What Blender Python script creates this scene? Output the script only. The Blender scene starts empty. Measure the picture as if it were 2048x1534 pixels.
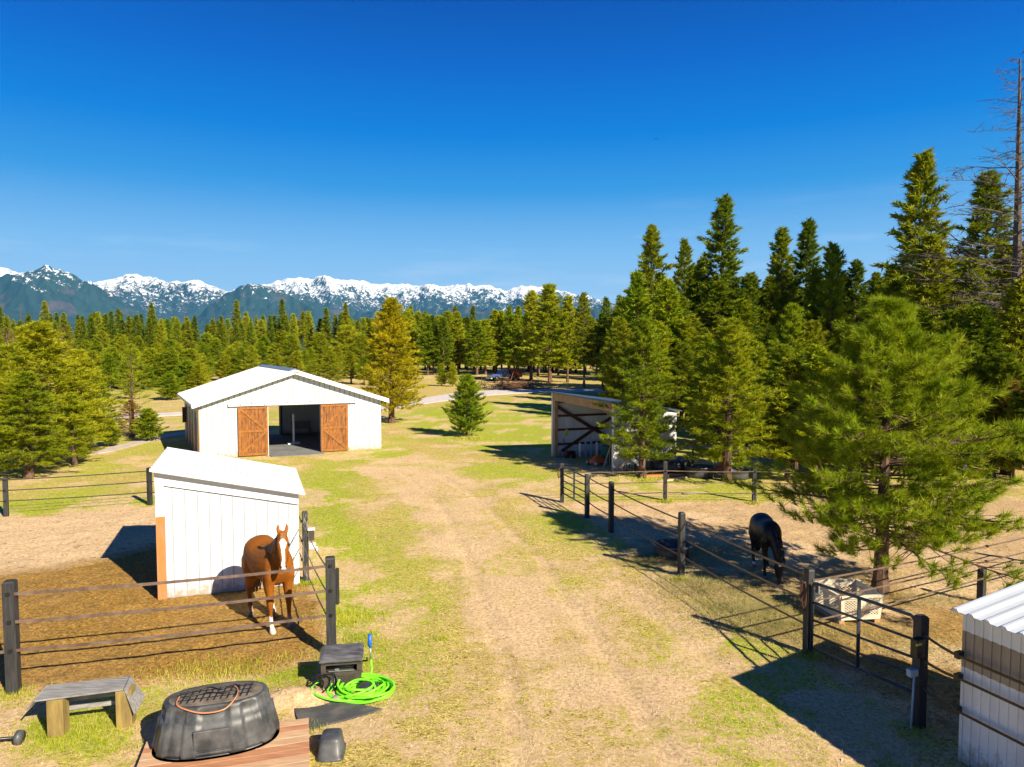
import bpy, math, random
import numpy as np
from mathutils import Vector, Matrix
C = bpy.context.scene.collection
sc = bpy.context.scene
# ---------------------------------------------------------------- camera, sky, sun, exposure
F = 1400.0; HC = 5.0; PITCH = math.atan(77/1400.0)
cam = bpy.data.objects.new('camera', bpy.data.cameras.new('camera')); C.objects.link(cam)
cam.location = (0, 0, HC); cam.rotation_euler = (math.pi/2-PITCH, 0, 0)
cam.data.sensor_width = 36; cam.data.lens = F/2048*36; cam.data.clip_end = 60000; cam.data.clip_start = .1
sc.camera = cam
SUN_EL = math.radians(33); SD = Vector((.68, -.73, 0)).normalized()
SUNV = Vector((SD.x*math.cos(SUN_EL), SD.y*math.cos(SUN_EL), math.sin(SUN_EL)))
sun = bpy.data.objects.new('sun', bpy.data.lights.new('sun', 'SUN')); C.objects.link(sun)
sun.data.energy = 5.0; sun.data.angle = math.radians(.5); sun.data.color = (1, .90, .70)
sun.rotation_euler = SUNV.to_track_quat('Z', 'Y').to_euler()
w = bpy.data.worlds.new('World'); sc.world = w; w.use_nodes = True
nt = w.node_tree; nt.nodes.clear()
sky = nt.nodes.new('ShaderNodeTexSky'); sky.sky_type = 'NISHITA'; sky.sun_disc = False
sky.sun_elevation = SUN_EL; sky.sun_rotation = math.atan2(SD.x, SD.y)
sky.altitude = 900; sky.air_density = 1.0; sky.dust_density = .25; sky.ozone_density = 4.0
hs = nt.nodes.new('ShaderNodeHueSaturation'); hs.inputs['Saturation'].default_value = 1.2; hs.inputs['Value'].default_value = .085
tcw = nt.nodes.new('ShaderNodeTexCoord'); sxw = nt.nodes.new('ShaderNodeSeparateXYZ'); nt.links.new(tcw.outputs['Generated'], sxw.inputs[0])
crw = nt.nodes.new('ShaderNodeValToRGB'); e = crw.color_ramp.elements
SKYC = [(0, (190, 224, 252)), (.07, (178, 216, 252)), (.13, (140, 196, 246)), (.21, (58, 154, 230)), (.28, (0, 126, 222)), (.36, (0, 98, 204)), (.45, (0, 70, 170)), (.7, (0, 50, 132)), (1, (0, 42, 115))]
while len(e) < len(SKYC): e.new(.5)
for i, (p, c) in enumerate(SKYC): e[i].position = p; e[i].color = [((v/255+.055)/1.055)**2.4 if v > 10 else v/255/12.92 for v in c]+[1]
nt.links.new(sxw.outputs[2], crw.inputs[0])
sc1 = nt.nodes.new('ShaderNodeMix'); sc1.data_type = 'RGBA'; sc1.blend_type = 'MULTIPLY'; sc1.inputs[0].default_value = 1
EXPO = 1.0
sc1.inputs[7].default_value = (1/2**EXPO,)*3+(1,); nt.links.new(crw.outputs[0], sc1.inputs[6])
sc2 = nt.nodes.new('ShaderNodeMix'); sc2.data_type = 'RGBA'; sc2.inputs[0].default_value = .98
bg = nt.nodes.new('ShaderNodeBackground'); bg.inputs['Strength'].default_value = 1.0
wo = nt.nodes.new('ShaderNodeOutputWorld')
nt.links.new(sky.outputs[0], hs.inputs['Color']); nt.links.new(hs.outputs[0], sc2.inputs[6]); nt.links.new(sc1.outputs[2], sc2.inputs[7])
nzw = noise_w = nt.nodes.new('ShaderNodeTexNoise'); nzw.inputs['Scale'].default_value = 2.2; nzw.inputs['Detail'].default_value = 7; nzw.inputs['Roughness'].default_value = .62
mpw = nt.nodes.new('ShaderNodeMapping'); mpw.inputs['Scale'].default_value = (1, 1, 9); nt.links.new(tcw.outputs['Generated'], mpw.inputs[0]); nt.links.new(mpw.outputs[0], nzw.inputs['Vector'])
r1 = nt.nodes.new('ShaderNodeMapRange'); nt.links.new(nzw.outputs[0], r1.inputs[0]); r1.inputs[1].default_value = .54; r1.inputs[2].default_value = .80; r1.inputs[4].default_value = .55
r2 = nt.nodes.new('ShaderNodeMapRange'); nt.links.new(sxw.outputs[2], r2.inputs[0]); r2.inputs[1].default_value = .22; r2.inputs[2].default_value = .06
m1 = nt.nodes.new('ShaderNodeMath'); m1.operation = 'MULTIPLY'; nt.links.new(r1.outputs[0], m1.inputs[0]); nt.links.new(r2.outputs[0], m1.inputs[1])
sc3 = nt.nodes.new('ShaderNodeMix'); sc3.data_type = 'RGBA'; nt.links.new(m1.outputs[0], sc3.inputs[0]); nt.links.new(sc2.outputs[2], sc3.inputs[6]); sc3.inputs[7].default_value = (.48, .50, .52, 1)
nt.links.new(sc3.outputs[2], bg.inputs[0]); nt.links.new(bg.outputs[0], wo.inputs[0])
sc.view_settings.view_transform = 'Standard'; sc.view_settings.look = 'None'
sc.view_settings.exposure = EXPO; sc.view_settings.gamma = 1
sc.render.engine = 'CYCLES'
sc.cycles.max_bounces = 5; sc.cycles.diffuse_bounces = 3; sc.cycles.transparent_max_bounces = 6
sc.cycles.volume_bounces = 0; sc.cycles.use_denoising = True; sc.cycles.denoising_prefilter = 'ACCURATE'; sc.cycles.denoising_input_passes = 'RGB_ALBEDO_NORMAL'
# ---------------------------------------------------------------- helpers
cp, sp = math.cos(PITCH), math.sin(PITCH)
def ray(x, y):
    a = (x-1024)/F; b = -(y-767)/F
    return Vector((a, cp+b*sp, -sp+b*cp))
def P(x, y, z=0.0):
    """point of height z seen at photo pixel x, y"""
    d = ray(x, y); t = (z-HC)/d.z
    return Vector((d.x*t, d.y*t, z))
def PZ(base, y, x=1024):
    """height of the photo row y above a base point"""
    d = ray(x, y); return HC+base.y*d.z/d.y
def PD(x, y, Y):
    d = ray(x, y); t = Y/d.y; return Vector((d.x*t, Y, HC+d.z*t))
def proj(X, Y, Z):
    c = Y*cp-(Z-HC)*sp; v = Y*sp+(Z-HC)*cp
    c = np.maximum(c, .5) if isinstance(c, np.ndarray) else max(c, .5)
    return 1024+F*X/c, 767-F*v/c
V3 = Vector
def srgb(r, g, b):
    f = lambda c: (c/255/12.92 if c/255 <= .04045 else ((c/255+.055)/1.055)**2.4)
    return (f(r), f(g), f(b), 1)
rnd = random.Random(5)
# value noise for numpy arrays
def _h(ix, iy, seed):
    n = (ix*374761393+iy*668265263+seed*1442695041) & 0xffffffff
    n = ((n ^ (n >> 13))*1274126177) & 0xffffffff
    return ((n ^ (n >> 16)) & 0xffff)/65535.0
def vnoise(x, y, seed=0):
    x = np.asarray(x, float); y = np.asarray(y, float)
    ix = np.floor(x).astype(np.int64); iy = np.floor(y).astype(np.int64)
    fx = x-ix; fy = y-iy; fx = fx*fx*(3-2*fx); fy = fy*fy*(3-2*fy)
    a = _h(ix, iy, seed); b = _h(ix+1, iy, seed); c = _h(ix, iy+1, seed); d = _h(ix+1, iy+1, seed)
    return (a*(1-fx)+b*fx)*(1-fy)+(c*(1-fx)+d*fx)*fy
def fbm(x, y, oct=4, seed=0, gain=.5):
    s = 0; a = 1; t = 0
    for o in range(oct):
        s = s+a*vnoise(x*2**o+17.3*o, y*2**o-9.1*o, seed+o); t += a; a *= gain
    return s/t
def ridged(x, y, oct=6, seed=0):
    s = 0; a = 1; t = 0; wgt = 1
    for o in range(oct):
        n = 1-np.abs(2*vnoise(x*2**o+7.7*o, y*2**o+3.1*o, seed+o)-1); n = n*n
        s = s+a*n*wgt; t += a; a *= .55; wgt = np.clip(n*1.6, 0, 1)
    return s/t
def sstep(a, b, x):
    t = np.clip((x-a)/(b-a), 0, 1); return t*t*(3-2*t)

ORG = {}
def tag(o, label=None, cat=None, group=None, kind=None):
    if label: o['label'] = label
    if cat: o['category'] = cat
    if group: o['group'] = group
    if kind: o['kind'] = kind
    return o
def thing(name, loc, label, cat, group=None):
    o = bpy.data.objects.new(name, None); C.objects.link(o); o.location = loc
    o.empty_display_size = .2; ORG[o.name] = Vector(loc)
    return tag(o, label, cat, group)
def link(name, me, m=None, parent=None, loc=None):
    o = bpy.data.objects.new(name, me); C.objects.link(o)
    if m is not None and not me.materials: me.materials.append(m)
    if parent is not None:
        o.parent = parent; ORG[o.name] = ORG[parent.name]
    else:
        ORG[o.name] = Vector(loc) if loc is not None else Vector((0, 0, 0))
        if loc is not None: o.location = loc
    return o
def tri_mesh(name, T, smooth=False):
    """T: (n,3,3) triangles"""
    T = np.asarray(T, np.float32); n = len(T)
    me = bpy.data.meshes.new(name)
    me.vertices.add(n*3); me.vertices.foreach_set('co', T.reshape(-1))
    me.loops.add(n*3); me.loops.foreach_set('vertex_index', np.arange(n*3, dtype=np.int32))
    me.polygons.add(n); me.polygons.foreach_set('loop_start', np.arange(0, n*3, 3, dtype=np.int32))
    me.update(); me.validate(); return me
def grid_mesh(name, X, Y, Z, smooth=True):
    ny, nx = X.shape
    me = bpy.data.meshes.new(name)
    co = np.stack([X, Y, Z], -1).reshape(-1, 3).astype(np.float32)
    me.vertices.add(len(co)); me.vertices.foreach_set('co', co.reshape(-1))
    i = np.arange((ny-1)*nx).reshape(ny-1, nx)[:, :-1].reshape(-1)
    q = np.stack([i, i+1, i+nx+1, i+nx], -1).astype(np.int32); n = len(q)
    me.loops.add(n*4); me.loops.foreach_set('vertex_index', q.reshape(-1))
    me.polygons.add(n); me.polygons.foreach_set('loop_start', np.arange(0, n*4, 4, dtype=np.int32))
    me.update()
    if smooth: me.polygons.foreach_set('use_smooth', np.ones(n, bool))
    return me
def vattr(me, name, arr):
    a = me.attributes.new(name, 'FLOAT_COLOR', 'POINT')
    arr = np.asarray(arr, np.float32)
    if arr.shape[1] == 3: arr = np.concatenate([arr, np.ones((len(arr), 1), np.float32)], 1)
    a.data.foreach_set('color', arr.reshape(-1))
class MB:
    """collects solids given in world coordinates"""
    def __init__(s): s.v = []; s.f = []; s.sm = []
    def add(s, vs, fs, sm=False):
        n = len(s.v); s.v += [Vector(v) for v in vs]; s.f += [[i+n for i in f] for f in fs]; s.sm += [sm]*len(fs); return s
    def hexa(s, b, t):
        """b, t: four bottom and four top corners"""
        return s.add(list(b)+list(t), [(3, 2, 1, 0), (4, 5, 6, 7), (0, 1, 5, 4), (1, 2, 6, 5), (2, 3, 7, 6), (3, 0, 4, 7)])
    def box(s, o, a, b, c):
        """corner o and three edge vectors"""
        o, a, b, c = map(Vector, (o, a, b, c)); return s.hexa([o, o+a, o+a+b, o+b], [o+c, o+a+c, o+a+b+c, o+b+c])
    def cbox(s, c, sx, sy, sz, rz=0):
        """box centred in x, y on c, standing on c.z"""
        u = Vector((math.cos(rz), math.sin(rz), 0)); v = Vector((-u.y, u.x, 0)); c = Vector(c)
        return s.box(c-u*sx/2-v*sy/2, u*sx, v*sy, (0, 0, sz))
    def bar(s, a, b, wd, ht, up=(0, 0, 1)):
        a, b = Vector(a), Vector(b); d = (b-a).normalized(); up = Vector(up)
        sd = d.cross(up)
        if sd.length < 1e-4: sd = d.cross(Vector((1, 0, 0)))
        sd.normalize(); u = sd.cross(d).normalized()
        o = a-sd*wd/2-u*ht/2
        return s.box(o, b-a, sd*wd, u*ht)
    def prism(s, pts, ext):
        pts = [Vector(p) for p in pts]; ext = Vector(ext); n = len(pts)
        return s.add(pts+[p+ext for p in pts], [tuple(range(n))[::-1], tuple(range(n, 2*n))]+[(i, (i+1) % n, (i+1) % n+n, i+n) for i in range(n)])
    def tube(s, pts, r, seg=8, closed=False):
        pts = [Vector(p) for p in pts]; n = len(pts)
        rs = r if isinstance(r, (list, tuple)) else [r]*n
        rings = []; prev = None
        for i, p in enumerate(pts):
            a = pts[(i-1) % n] if (closed or i > 0) else p; b = pts[(i+1) % n] if (closed or i < n-1) else p
            d = (b-a).normalized()
            if prev is None:
                prev = d.cross(Vector((0, 0, 1)))
                if prev.length < .05: prev = d.cross(Vector((1, 0, 0)))
            prev = (prev-d*prev.dot(d)).normalized(); o = d.cross(prev)
            rings.append([p+(prev*math.cos(t)+o*math.sin(t))*rs[i] for t in [2*math.pi*k/seg for k in range(seg)]])
        vs = [v for rg in rings for v in rg]; fs = []
        m = n if closed else n-1
        for i in range(m):
            j = (i+1) % n
            for k in range(seg):
                k2 = (k+1) % seg; fs.append((i*seg+k, i*seg+k2, j*seg+k2, j*seg+k))
        if not closed: fs += [tuple(range(seg))[::-1], tuple((n-1)*seg+k for k in range(seg))]
        return s.add(vs, fs, True)
    def loft(s, rings, cap=True, smooth=True):
        m = len(rings[0]); vs = [v for r in rings for v in r]; fs = []
        for i in range(len(rings)-1):
            for k in range(m):
                k2 = (k+1) % m; fs.append((i*m+k, i*m+k2, (i+1)*m+k2, (i+1)*m+k))
        if cap: fs += [tuple(range(m))[::-1], tuple((len(rings)-1)*m+k for k in range(m))]
        return s.add(vs, fs, smooth)
    def build(s, name, m, parent=None, loc=None, bevel=0, label=None):
        o0 = ORG[parent.name] if parent is not None else (Vector(loc) if loc is not None else Vector((0, 0, 0)))
        me = bpy.data.meshes.new(name)
        me.from_pydata([v-o0 for v in s.v], [], s.f); me.polygons.foreach_set('use_smooth', s.sm); me.update()
        o = link(name, me, m, parent, loc)
        if bevel:
            b = o.modifiers.new('bevel', 'BEVEL'); b.width = bevel; b.segments = 2; b.limit_method = 'ANGLE'
        if label: o['label'] = label
        return o
def copy_tree(o, parent=None):
    c = o.copy(); C.objects.link(c); ORG[c.name] = ORG[o.name]
    if parent is not None: c.parent = parent
    for ch in list(o.children): copy_tree(ch, c)
    return c
# ---------------------------------------------------------------- materials
def newmat(name):
    m = bpy.data.materials.new(name); m.use_nodes = True
    n = m.node_tree.nodes; b = n['Principled BSDF']; return m, m.node_tree, n, b
def mixc(nt, fac, a, b, blend='MIX'):
    x = nt.nodes.new('ShaderNodeMix'); x.data_type = 'RGBA'; x.blend_type = blend
    for k, v in ((0, fac), (6, a), (7, b)):
        if isinstance(v, (int, float, tuple, list)): x.inputs[k].default_value = v
        else: nt.links.new(v, x.inputs[k])
    return x.outputs[2]
def noise(nt, scale, detail=4, rough=.55, vec=None, stretch=None, dist=0):
    n = nt.nodes.new('ShaderNodeTexNoise'); n.inputs['Scale'].default_value = scale
    n.inputs['Detail'].default_value = detail; n.inputs['Roughness'].default_value = rough
    n.inputs['Distortion'].default_value = dist
    if vec is None:
        vec = nt.nodes.new('ShaderNodeNewGeometry').outputs['Position']
    if stretch:
        mp = nt.nodes.new('ShaderNodeMapping'); mp.inputs['Scale'].default_value = stretch
        nt.links.new(vec, mp.inputs[0]); vec = mp.outputs[0]
    nt.links.new(vec, n.inputs['Vector']); return n.outputs['Fac']
def ramp(nt, fac, stops):
    r = nt.nodes.new('ShaderNodeValToRGB'); e = r.color_ramp.elements
    while len(e) < len(stops): e.new(.5)
    for i, (p, c) in enumerate(stops):
        e[i].position = p; e[i].color = c if len(c) == 4 else (*c, 1)
    nt.links.new(fac, r.inputs[0]); return r.outputs[0]
def bump(nt, h, b, strength=.4, dist=.01, prev=None):
    n = nt.nodes.new('ShaderNodeBump'); n.inputs['Strength'].default_value = strength; n.inputs['Distance'].default_value = dist
    nt.links.new(h, n.inputs['Height'])
    if prev is not None: nt.links.new(prev, n.inputs['Normal'])
    if b is not None: nt.links.new(n.outputs[0], b.inputs['Normal'])
    return n.outputs[0]
def math_(nt, op, a, b=None):
    n = nt.nodes.new('ShaderNodeMath'); n.operation = op
    for i, v in enumerate((a, b)):
        if v is None: continue
        if isinstance(v, (int, float)): n.inputs[i].default_value = v
        else: nt.links.new(v, n.inputs[i])
    return n.outputs[0]
def simple(name, c1, c2=None, scale=3, rough=.6, metal=0, bmp=0, bscale=40, stretch=None, contrast=(.35, .65), spec=.5, bdist=.004, splash=False):
    m, nt, n, b = newmat(name)
    b.inputs['Roughness'].default_value = rough; b.inputs['Metallic'].default_value = metal
    b.inputs['Specular IOR Level'].default_value = spec
    if c2 is None: c2 = tuple(x*.8 for x in c1[:3])+(1,)
    f = noise(nt, scale, 5, .6, stretch=stretch)
    nt.links.new(ramp(nt, f, [(contrast[0], c1), (contrast[1], c2)]), b.inputs['Base Color'])
    if splash:
        ge = nt.nodes.new('ShaderNodeNewGeometry'); sz = nt.nodes.new('ShaderNodeSeparateXYZ'); nt.links.new(ge.outputs['Position'], sz.inputs[0])
        k = ramp(nt, math_(nt, 'ADD', sz.outputs[2], math_(nt, 'MULTIPLY', math_(nt, 'SUBTRACT', .5, noise(nt, 7, 5, .75)), 1.1)), [(.02, (.75, .75, .75, 1)), (.30, (0, 0, 0, 1))])
        src = b.inputs['Base Color'].links[0].from_socket; nt.links.new(mixc(nt, k, src, (.30, .20, .11, 1)), b.inputs['Base Color'])
    if bmp: bump(nt, noise(nt, bscale, 3, .6, stretch=stretch), b, bmp, bdist)
    return m
M = {}
M['white_metal'] = simple('white_metal', (.58, .62, .67, 1), (.52, .55, .59, 1), 1.2, .45, contrast=(.45, .75), splash=True)
M['white_dirty'] = simple('white_dirty', (.66, .67, .68, 1), (.42, .42, .41, 1), 1.6, .5, stretch=(1, 1, .3), contrast=(.45, .8), splash=True)
M['shade_grey'] = simple('shade_grey', (.36, .37, .39, 1), (.30, .31, .33, 1), 3, .6)  # grey of the shade along ribs and in board grooves, painted in
M['white_trim'] = simple('white_trim', (.80, .80, .80, 1), (.74, .74, .74, 1), 2, .4)
M['trans_panel'] = simple('trans_panel', (.30, .25, .20, 1), (.20, .165, .135, 1), 3, .35, stretch=(1, 1, .2))
M['black_post'] = simple('black_post', (.018, .018, .020, 1), (.045, .043, .042, 1), 6, .65, bmp=.6, bscale=30, stretch=(4, 4, .4), contrast=(.45, .75))
M['worn_post'] = simple('worn_post', (.018, .018, .020, 1), (.22, .19, .17, 1), 8, .75, bmp=.7, bscale=30, stretch=(3, 3, .5), contrast=(.5, .62))
M['strap'] = simple('strap', (.085, .05, .035, 1), (.16, .11, .09, 1), 6, .5)
M['strap_dark'] = simple('strap_dark', (.02, .018, .017, 1), (.05, .04, .035, 1), 6, .5)
M['black_plastic'] = simple('black_plastic', (.030, .032, .036, 1), (.11, .11, .112, 1), 4, .46, bmp=.2, bscale=12, contrast=(.38, .7), bdist=.004, spec=.45)
M['grey_plastic'] = simple('grey_plastic', (.06, .065, .075, 1), (.10, .10, .11, 1), 4, .45)
M['insulator'] = simple('insulator', (.012, .012, .012, 1), None, 4, .4)
M['gate_metal'] = simple('gate_metal', (.05, .07, .10, 1), (.018, .02, .028, 1), 7, .35, metal=.3, contrast=(.3, .7))
M['galv'] = simple('galv', (.45, .47, .5, 1), (.3, .32, .36, 1), 8, .35, metal=.7)
M['reel_brown'] = simple('reel_brown', (.055, .042, .036, 1), (.075, .06, .05, 1), 9, .5)
M['reel_grey'] = simple('reel_grey', (.12, .12, .13, 1), (.05, .045, .045, 1), 7, .42, stretch=(.6, 2, 1))
M['hose_green'] = simple('hose_green', (.22, .85, .02, 1), (.16, .68, .015, 1), 30, .5)
M['blue'] = simple('blue', (.005, .12, .55, 1), None, 5, .4)
M['bluegrey'] = simple('bluegrey', (.30, .42, .52, 1), None, 5, .5)
M['mat_rubber'] = simple('mat_rubber', (.055, .055, .058, 1), (.17, .15, .12, 1), 2.6, .85, bmp=.3, bscale=60, contrast=(.45, .75))
M['dust'] = simple('dust', (.16, .125, .09, 1), (.05, .045, .042, 1), 7, .9, bmp=.4, bscale=50, contrast=(.4, .7))
M['lumber'] = simple('lumber', (.56, .37, .22, 1), (.42, .24, .13, 1), 3, .65, stretch=(1, 9, 9), contrast=(.35, .7), bmp=.15)
M['lumber_red'] = simple('lumber_red', (.50, .25, .13, 1), (.36, .16, .08, 1), 3, .65, stretch=(1, 9, 9), bmp=.15)
M['lumber_pale'] = simple('lumber_pale', (.55, .44, .31, 1), (.42, .31, .2, 1), 5, .7)
M['grey_wood'] = simple('grey_wood', (.30, .29, .28, 1), (.17, .16, .155, 1), 4, .8, stretch=(1, 7, 7), bmp=.3)
M['leg_wood'] = simple('leg_wood', (.30, .21, .06, 1), (.17, .115, .04, 1), 7, .75, stretch=(2, 2, .4), bmp=.3)
M['orange_wood'] = simple('orange_wood', (.50, .17, .035, 1), (.36, .20, .12, 1), 5, .6, stretch=(2, 2, .4), contrast=(.4, .7))
M['dark_wood'] = simple('dark_wood', (.10, .03, .014, 1), (.06, .02, .01, 1), 5, .7)
M['fascia_wood'] = simple('fascia_wood', (.42, .25, .12, 1), (.30, .17, .08, 1), 4, .7)
M['concrete'] = simple('concrete', (.20, .20, .205, 1), (.13, .13, .135, 1), 1.5, .85)
M['copper'] = simple('copper', (.55, .22, .10, 1), None, 4, .4)
M['cream_plastic'] = simple('cream_plastic', (.62, .55, .42, 1), (.50, .42, .30, 1), 5, .5, contrast=(.4, .75))
M['red_paint'] = simple('red_paint', (.13, .009, .006, 1), None, 5, .4)  # darkened for the truck bed, whose shade is in the colour
M['orange_paint'] = simple('orange_paint', (.75, .13, .01, 1), (.55, .10, .02, 1), 5, .45)
M['teal'] = simple('teal', (.01, .10, .09, 1), None, 5, .5)
M['truck_blue'] = simple('truck_blue', (.05, .09, .24, 1), (.03, .05, .14, 1), 3, .35)  # darkened so the tree shade over the truck is in the paint
M['dark_glass'] = simple('dark_glass', (.01, .012, .02, 1), None, 5, .1)
M['yellow'] = simple('yellow', (.6, .55, .05, 1), None, 5, .5)
M['stone'] = simple('stone', (.34, .26, .24, 1), (.24, .18, .16, 1), 9, .8, bmp=.3)
M['dark_cloth'] = simple('dark_cloth', (.015, .016, .02, 1), (.05, .055, .065, 1), 5, .45, bmp=.6, bscale=8, bdist=.03)
M['leather'] = simple('leather', (.06, .022, .012, 1), None, 9, .6)
M['bark'] = simple('bark', (.16, .085, .05, 1), (.045, .028, .02, 1), 5, .9, bmp=.9, bscale=22, stretch=(2.5, 2.5, .7), contrast=(.38, .62), bdist=.02)
M['bark_far'] = simple('bark_far', (.20, .10, .06, 1), (.06, .035, .025, 1), 3, .9, stretch=(2, 2, .5))
M['bark_grey'] = simple('bark_grey', (.15, .115, .095, 1), (.05, .04, .036, 1), 3, .9, stretch=(2, 2, .4))
M['roof_blue'] = simple('roof_blue', (.035, .06, .09, 1), (.06, .09, .12, 1), 2, .4)
M['twig'] = simple('twig', (.20, .09, .045, 1), (.12, .06, .035, 1), 3, .9)
def barn_wood():
    m, nt, n, b = newmat('barn_door_wood'); b.inputs['Roughness'].default_value = .55
    f = noise(nt, 3.2, 6, .7, stretch=(5, 5, .8)); g = noise(nt, 9, 4, .6, stretch=(2, 2, .6))
    c = ramp(nt, f, [(.36, (.06, .018, .005, 1)), (.48, (.22, .075, .009, 1)), (.66, (.36, .13, .015, 1))])
    c = mixc(nt, ramp(nt, g, [(.30, (1, 1, 1, 1)), (.42, (0, 0, 0, 1))]), c, (.07, .02, .006, 1))
    nt.links.new(c, b.inputs['Base Color']); bump(nt, f, b, .3, .01); return m
M['door_wood'] = barn_wood()
def foliage(name, stops, trans=.25, vscale=.9):
    m, nt, n, b = newmat(name); b.inputs['Roughness'].default_value = .55; b.inputs['Specular IOR Level'].default_value = .12
    oi = nt.nodes.new('ShaderNodeObjectInfo'); tc = nt.nodes.new('ShaderNodeTexCoord')
    f = noise(nt, vscale, 3, .6, vec=tc.outputs['Object'])
    f2 = math_(nt, 'ADD', math_(nt, 'MULTIPLY', f, .75), math_(nt, 'MULTIPLY', oi.outputs['Random'], .3))
    col = ramp(nt, f2, stops)
    nt.links.new(col, b.inputs['Base Color'])
    tr = nt.nodes.new('ShaderNodeBsdfTranslucent'); nt.links.new(mixc(nt, 1.0, col, (1.0, 1.0, .55, 1), 'MULTIPLY'), tr.inputs[0])
    mx = nt.nodes.new('ShaderNodeMixShader'); mx.inputs[0].default_value = trans
    nt.links.new(b.outputs[0], mx.inputs[1]); nt.links.new(tr.outputs[0], mx.inputs[2])
    nt.links.new(mx.outputs[0], n['Material Output'].inputs[0]); return m
M['needles_pine'] = foliage('needles_pine', [(.30, (.15, .22, .010, 1)), (.50, (.30, .34, .012, 1)), (.75, (.44, .43, .018, 1))], .35)
M['needles_hero'] = foliage('needles_hero', [(.30, (.08, .155, .006, 1)), (.5, (.20, .285, .008, 1)), (.75, (.38, .42, .02, 1))], .25, 1.6)
M['needles_gold'] = foliage('needles_gold', [(.30, (.40, .36, .010, 1)), (.5, (.60, .50, .014, 1)), (.75, (.72, .56, .02, 1))], .4)
M['needles_fir'] = foliage('needles_fir', [(.30, (0.099, 0.163, 0.008, 1)), (.5, (0.199, 0.245, 0.010, 1)), (.75, (0.327, 0.326, 0.014, 1))], .3)
M['needles_dark'] = foliage('needles_dark', [(.30, (0.085, 0.143, 0.010, 1)), (.55, (0.199, 0.252, 0.011, 1)), (.8, (0.355, 0.340, 0.014, 1))], .3)
M['needles_bright'] = foliage('needles_bright', [(.30, (0.170, 0.272, 0.010, 1)), (.5, (0.312, 0.367, 0.012, 1)), (.75, (0.454, 0.449, 0.018, 1))], .35)
M['needles_rust'] = foliage('needles_rust', [(.35, (.12, .15, .012, 1)), (.52, (.28, .14, .03, 1)), (.7, (.32, .10, .03, 1))])
M['needles_blue'] = foliage('needles_blue', [(.3, (.05, .11, .08, 1)), (.7, (.09, .16, .11, 1))], .2)
# ---------------------------------------------------------------- ground
POST = dict(A=(28, 1385), B=(663, 1308), Cc=(612, 1163), D=(300, 1010), E=(13, 1033), G1=(1124, 1005), G2=(1174, 1035),
            P3=(1222, 1065), P4=(1362, 1152), P5=(1615, 1306), P6=(1836, 1452), R1=(1330, 1001), R2=(1508, 1003), Q=(1962, 1204))
def inpoly(x, y, poly):
    c = np.zeros(x.shape, bool); n = len(poly)
    for i in range(n):
        x1, y1 = poly[i]; x2, y2 = poly[(i+1) % n]
        k = ((y1 > y) != (y2 > y)) & (x < (x2-x1)*(y-y1)/(y2-y1+1e-9)+x1); c ^= k
    return c
def W(poly): return [tuple(P(x, y)[:2]) for x, y in poly]
def dpoly(X, Y, poly):
    """signed distance in metres to a polygon, negative inside"""
    d = np.full(X.shape, 1e9); n = len(poly)
    for i in range(n):
        x1, y1 = poly[i]; x2, y2 = poly[(i+1) % n]; dx, dy = x2-x1, y2-y1
        t = np.clip(((X-x1)*dx+(Y-y1)*dy)/(dx*dx+dy*dy+1e-9), 0, 1)
        d = np.minimum(d, np.hypot(X-x1-t*dx, Y-y1-t*dy))
    return np.where(inpoly(X, Y, poly), -d, d)
SHB = P(597, 1168)
penL = [(-14.5, 20.6)]+W([(0, 1040), (300, 1012), (420, 1012), (560, 1030)])+[(-4.4, 14.9)]+W([(668, 1300), (560, 1335), (330, 1372), (28, 1392), (-200, 1420)])+[(-14.5, 10)]
mudL = W([(-150, 1165), (60, 1140), (200, 1120), (330, 1085), (420, 1130), (600, 1165), (650, 1190), (672, 1260), (660, 1300), (560, 1335), (330, 1368), (28, 1388), (-200, 1400)])
penR = W([(1124, 1006), (1320, 1004), (1508, 1004), (1800, 1002), (2600, 1000), (2600, 1500), (2000, 1500), (1840, 1460), (1615, 1315), (1362, 1160), (1222, 1072)])
mudR = W([(1500, 1180), (1640, 1140), (1800, 1180), (1850, 1210), (1960, 1215), (2050, 1260), (2100, 1500), (1850, 1450), (1620, 1310), (1480, 1200)])
hayR = W([(1240, 1075), (1370, 1085), (1480, 1130), (1620, 1190), (1610, 1300), (1500, 1240), (1370, 1165), (1280, 1110)])
lane = W([(690, 930), (860, 900), (960, 960), (1010, 1050), (1090, 1120), (1250, 1230), (1440, 1330), (1500, 1534), (1300, 1700), (760, 1700), (820, 1534), (900, 1400), (960, 1330), (880, 1200), (840, 1100), (800, 1020)])
lane2 = W([(1480, 1330), (1600, 1310), (1810, 1440), (1900, 1560), (1700, 1534)])
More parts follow.
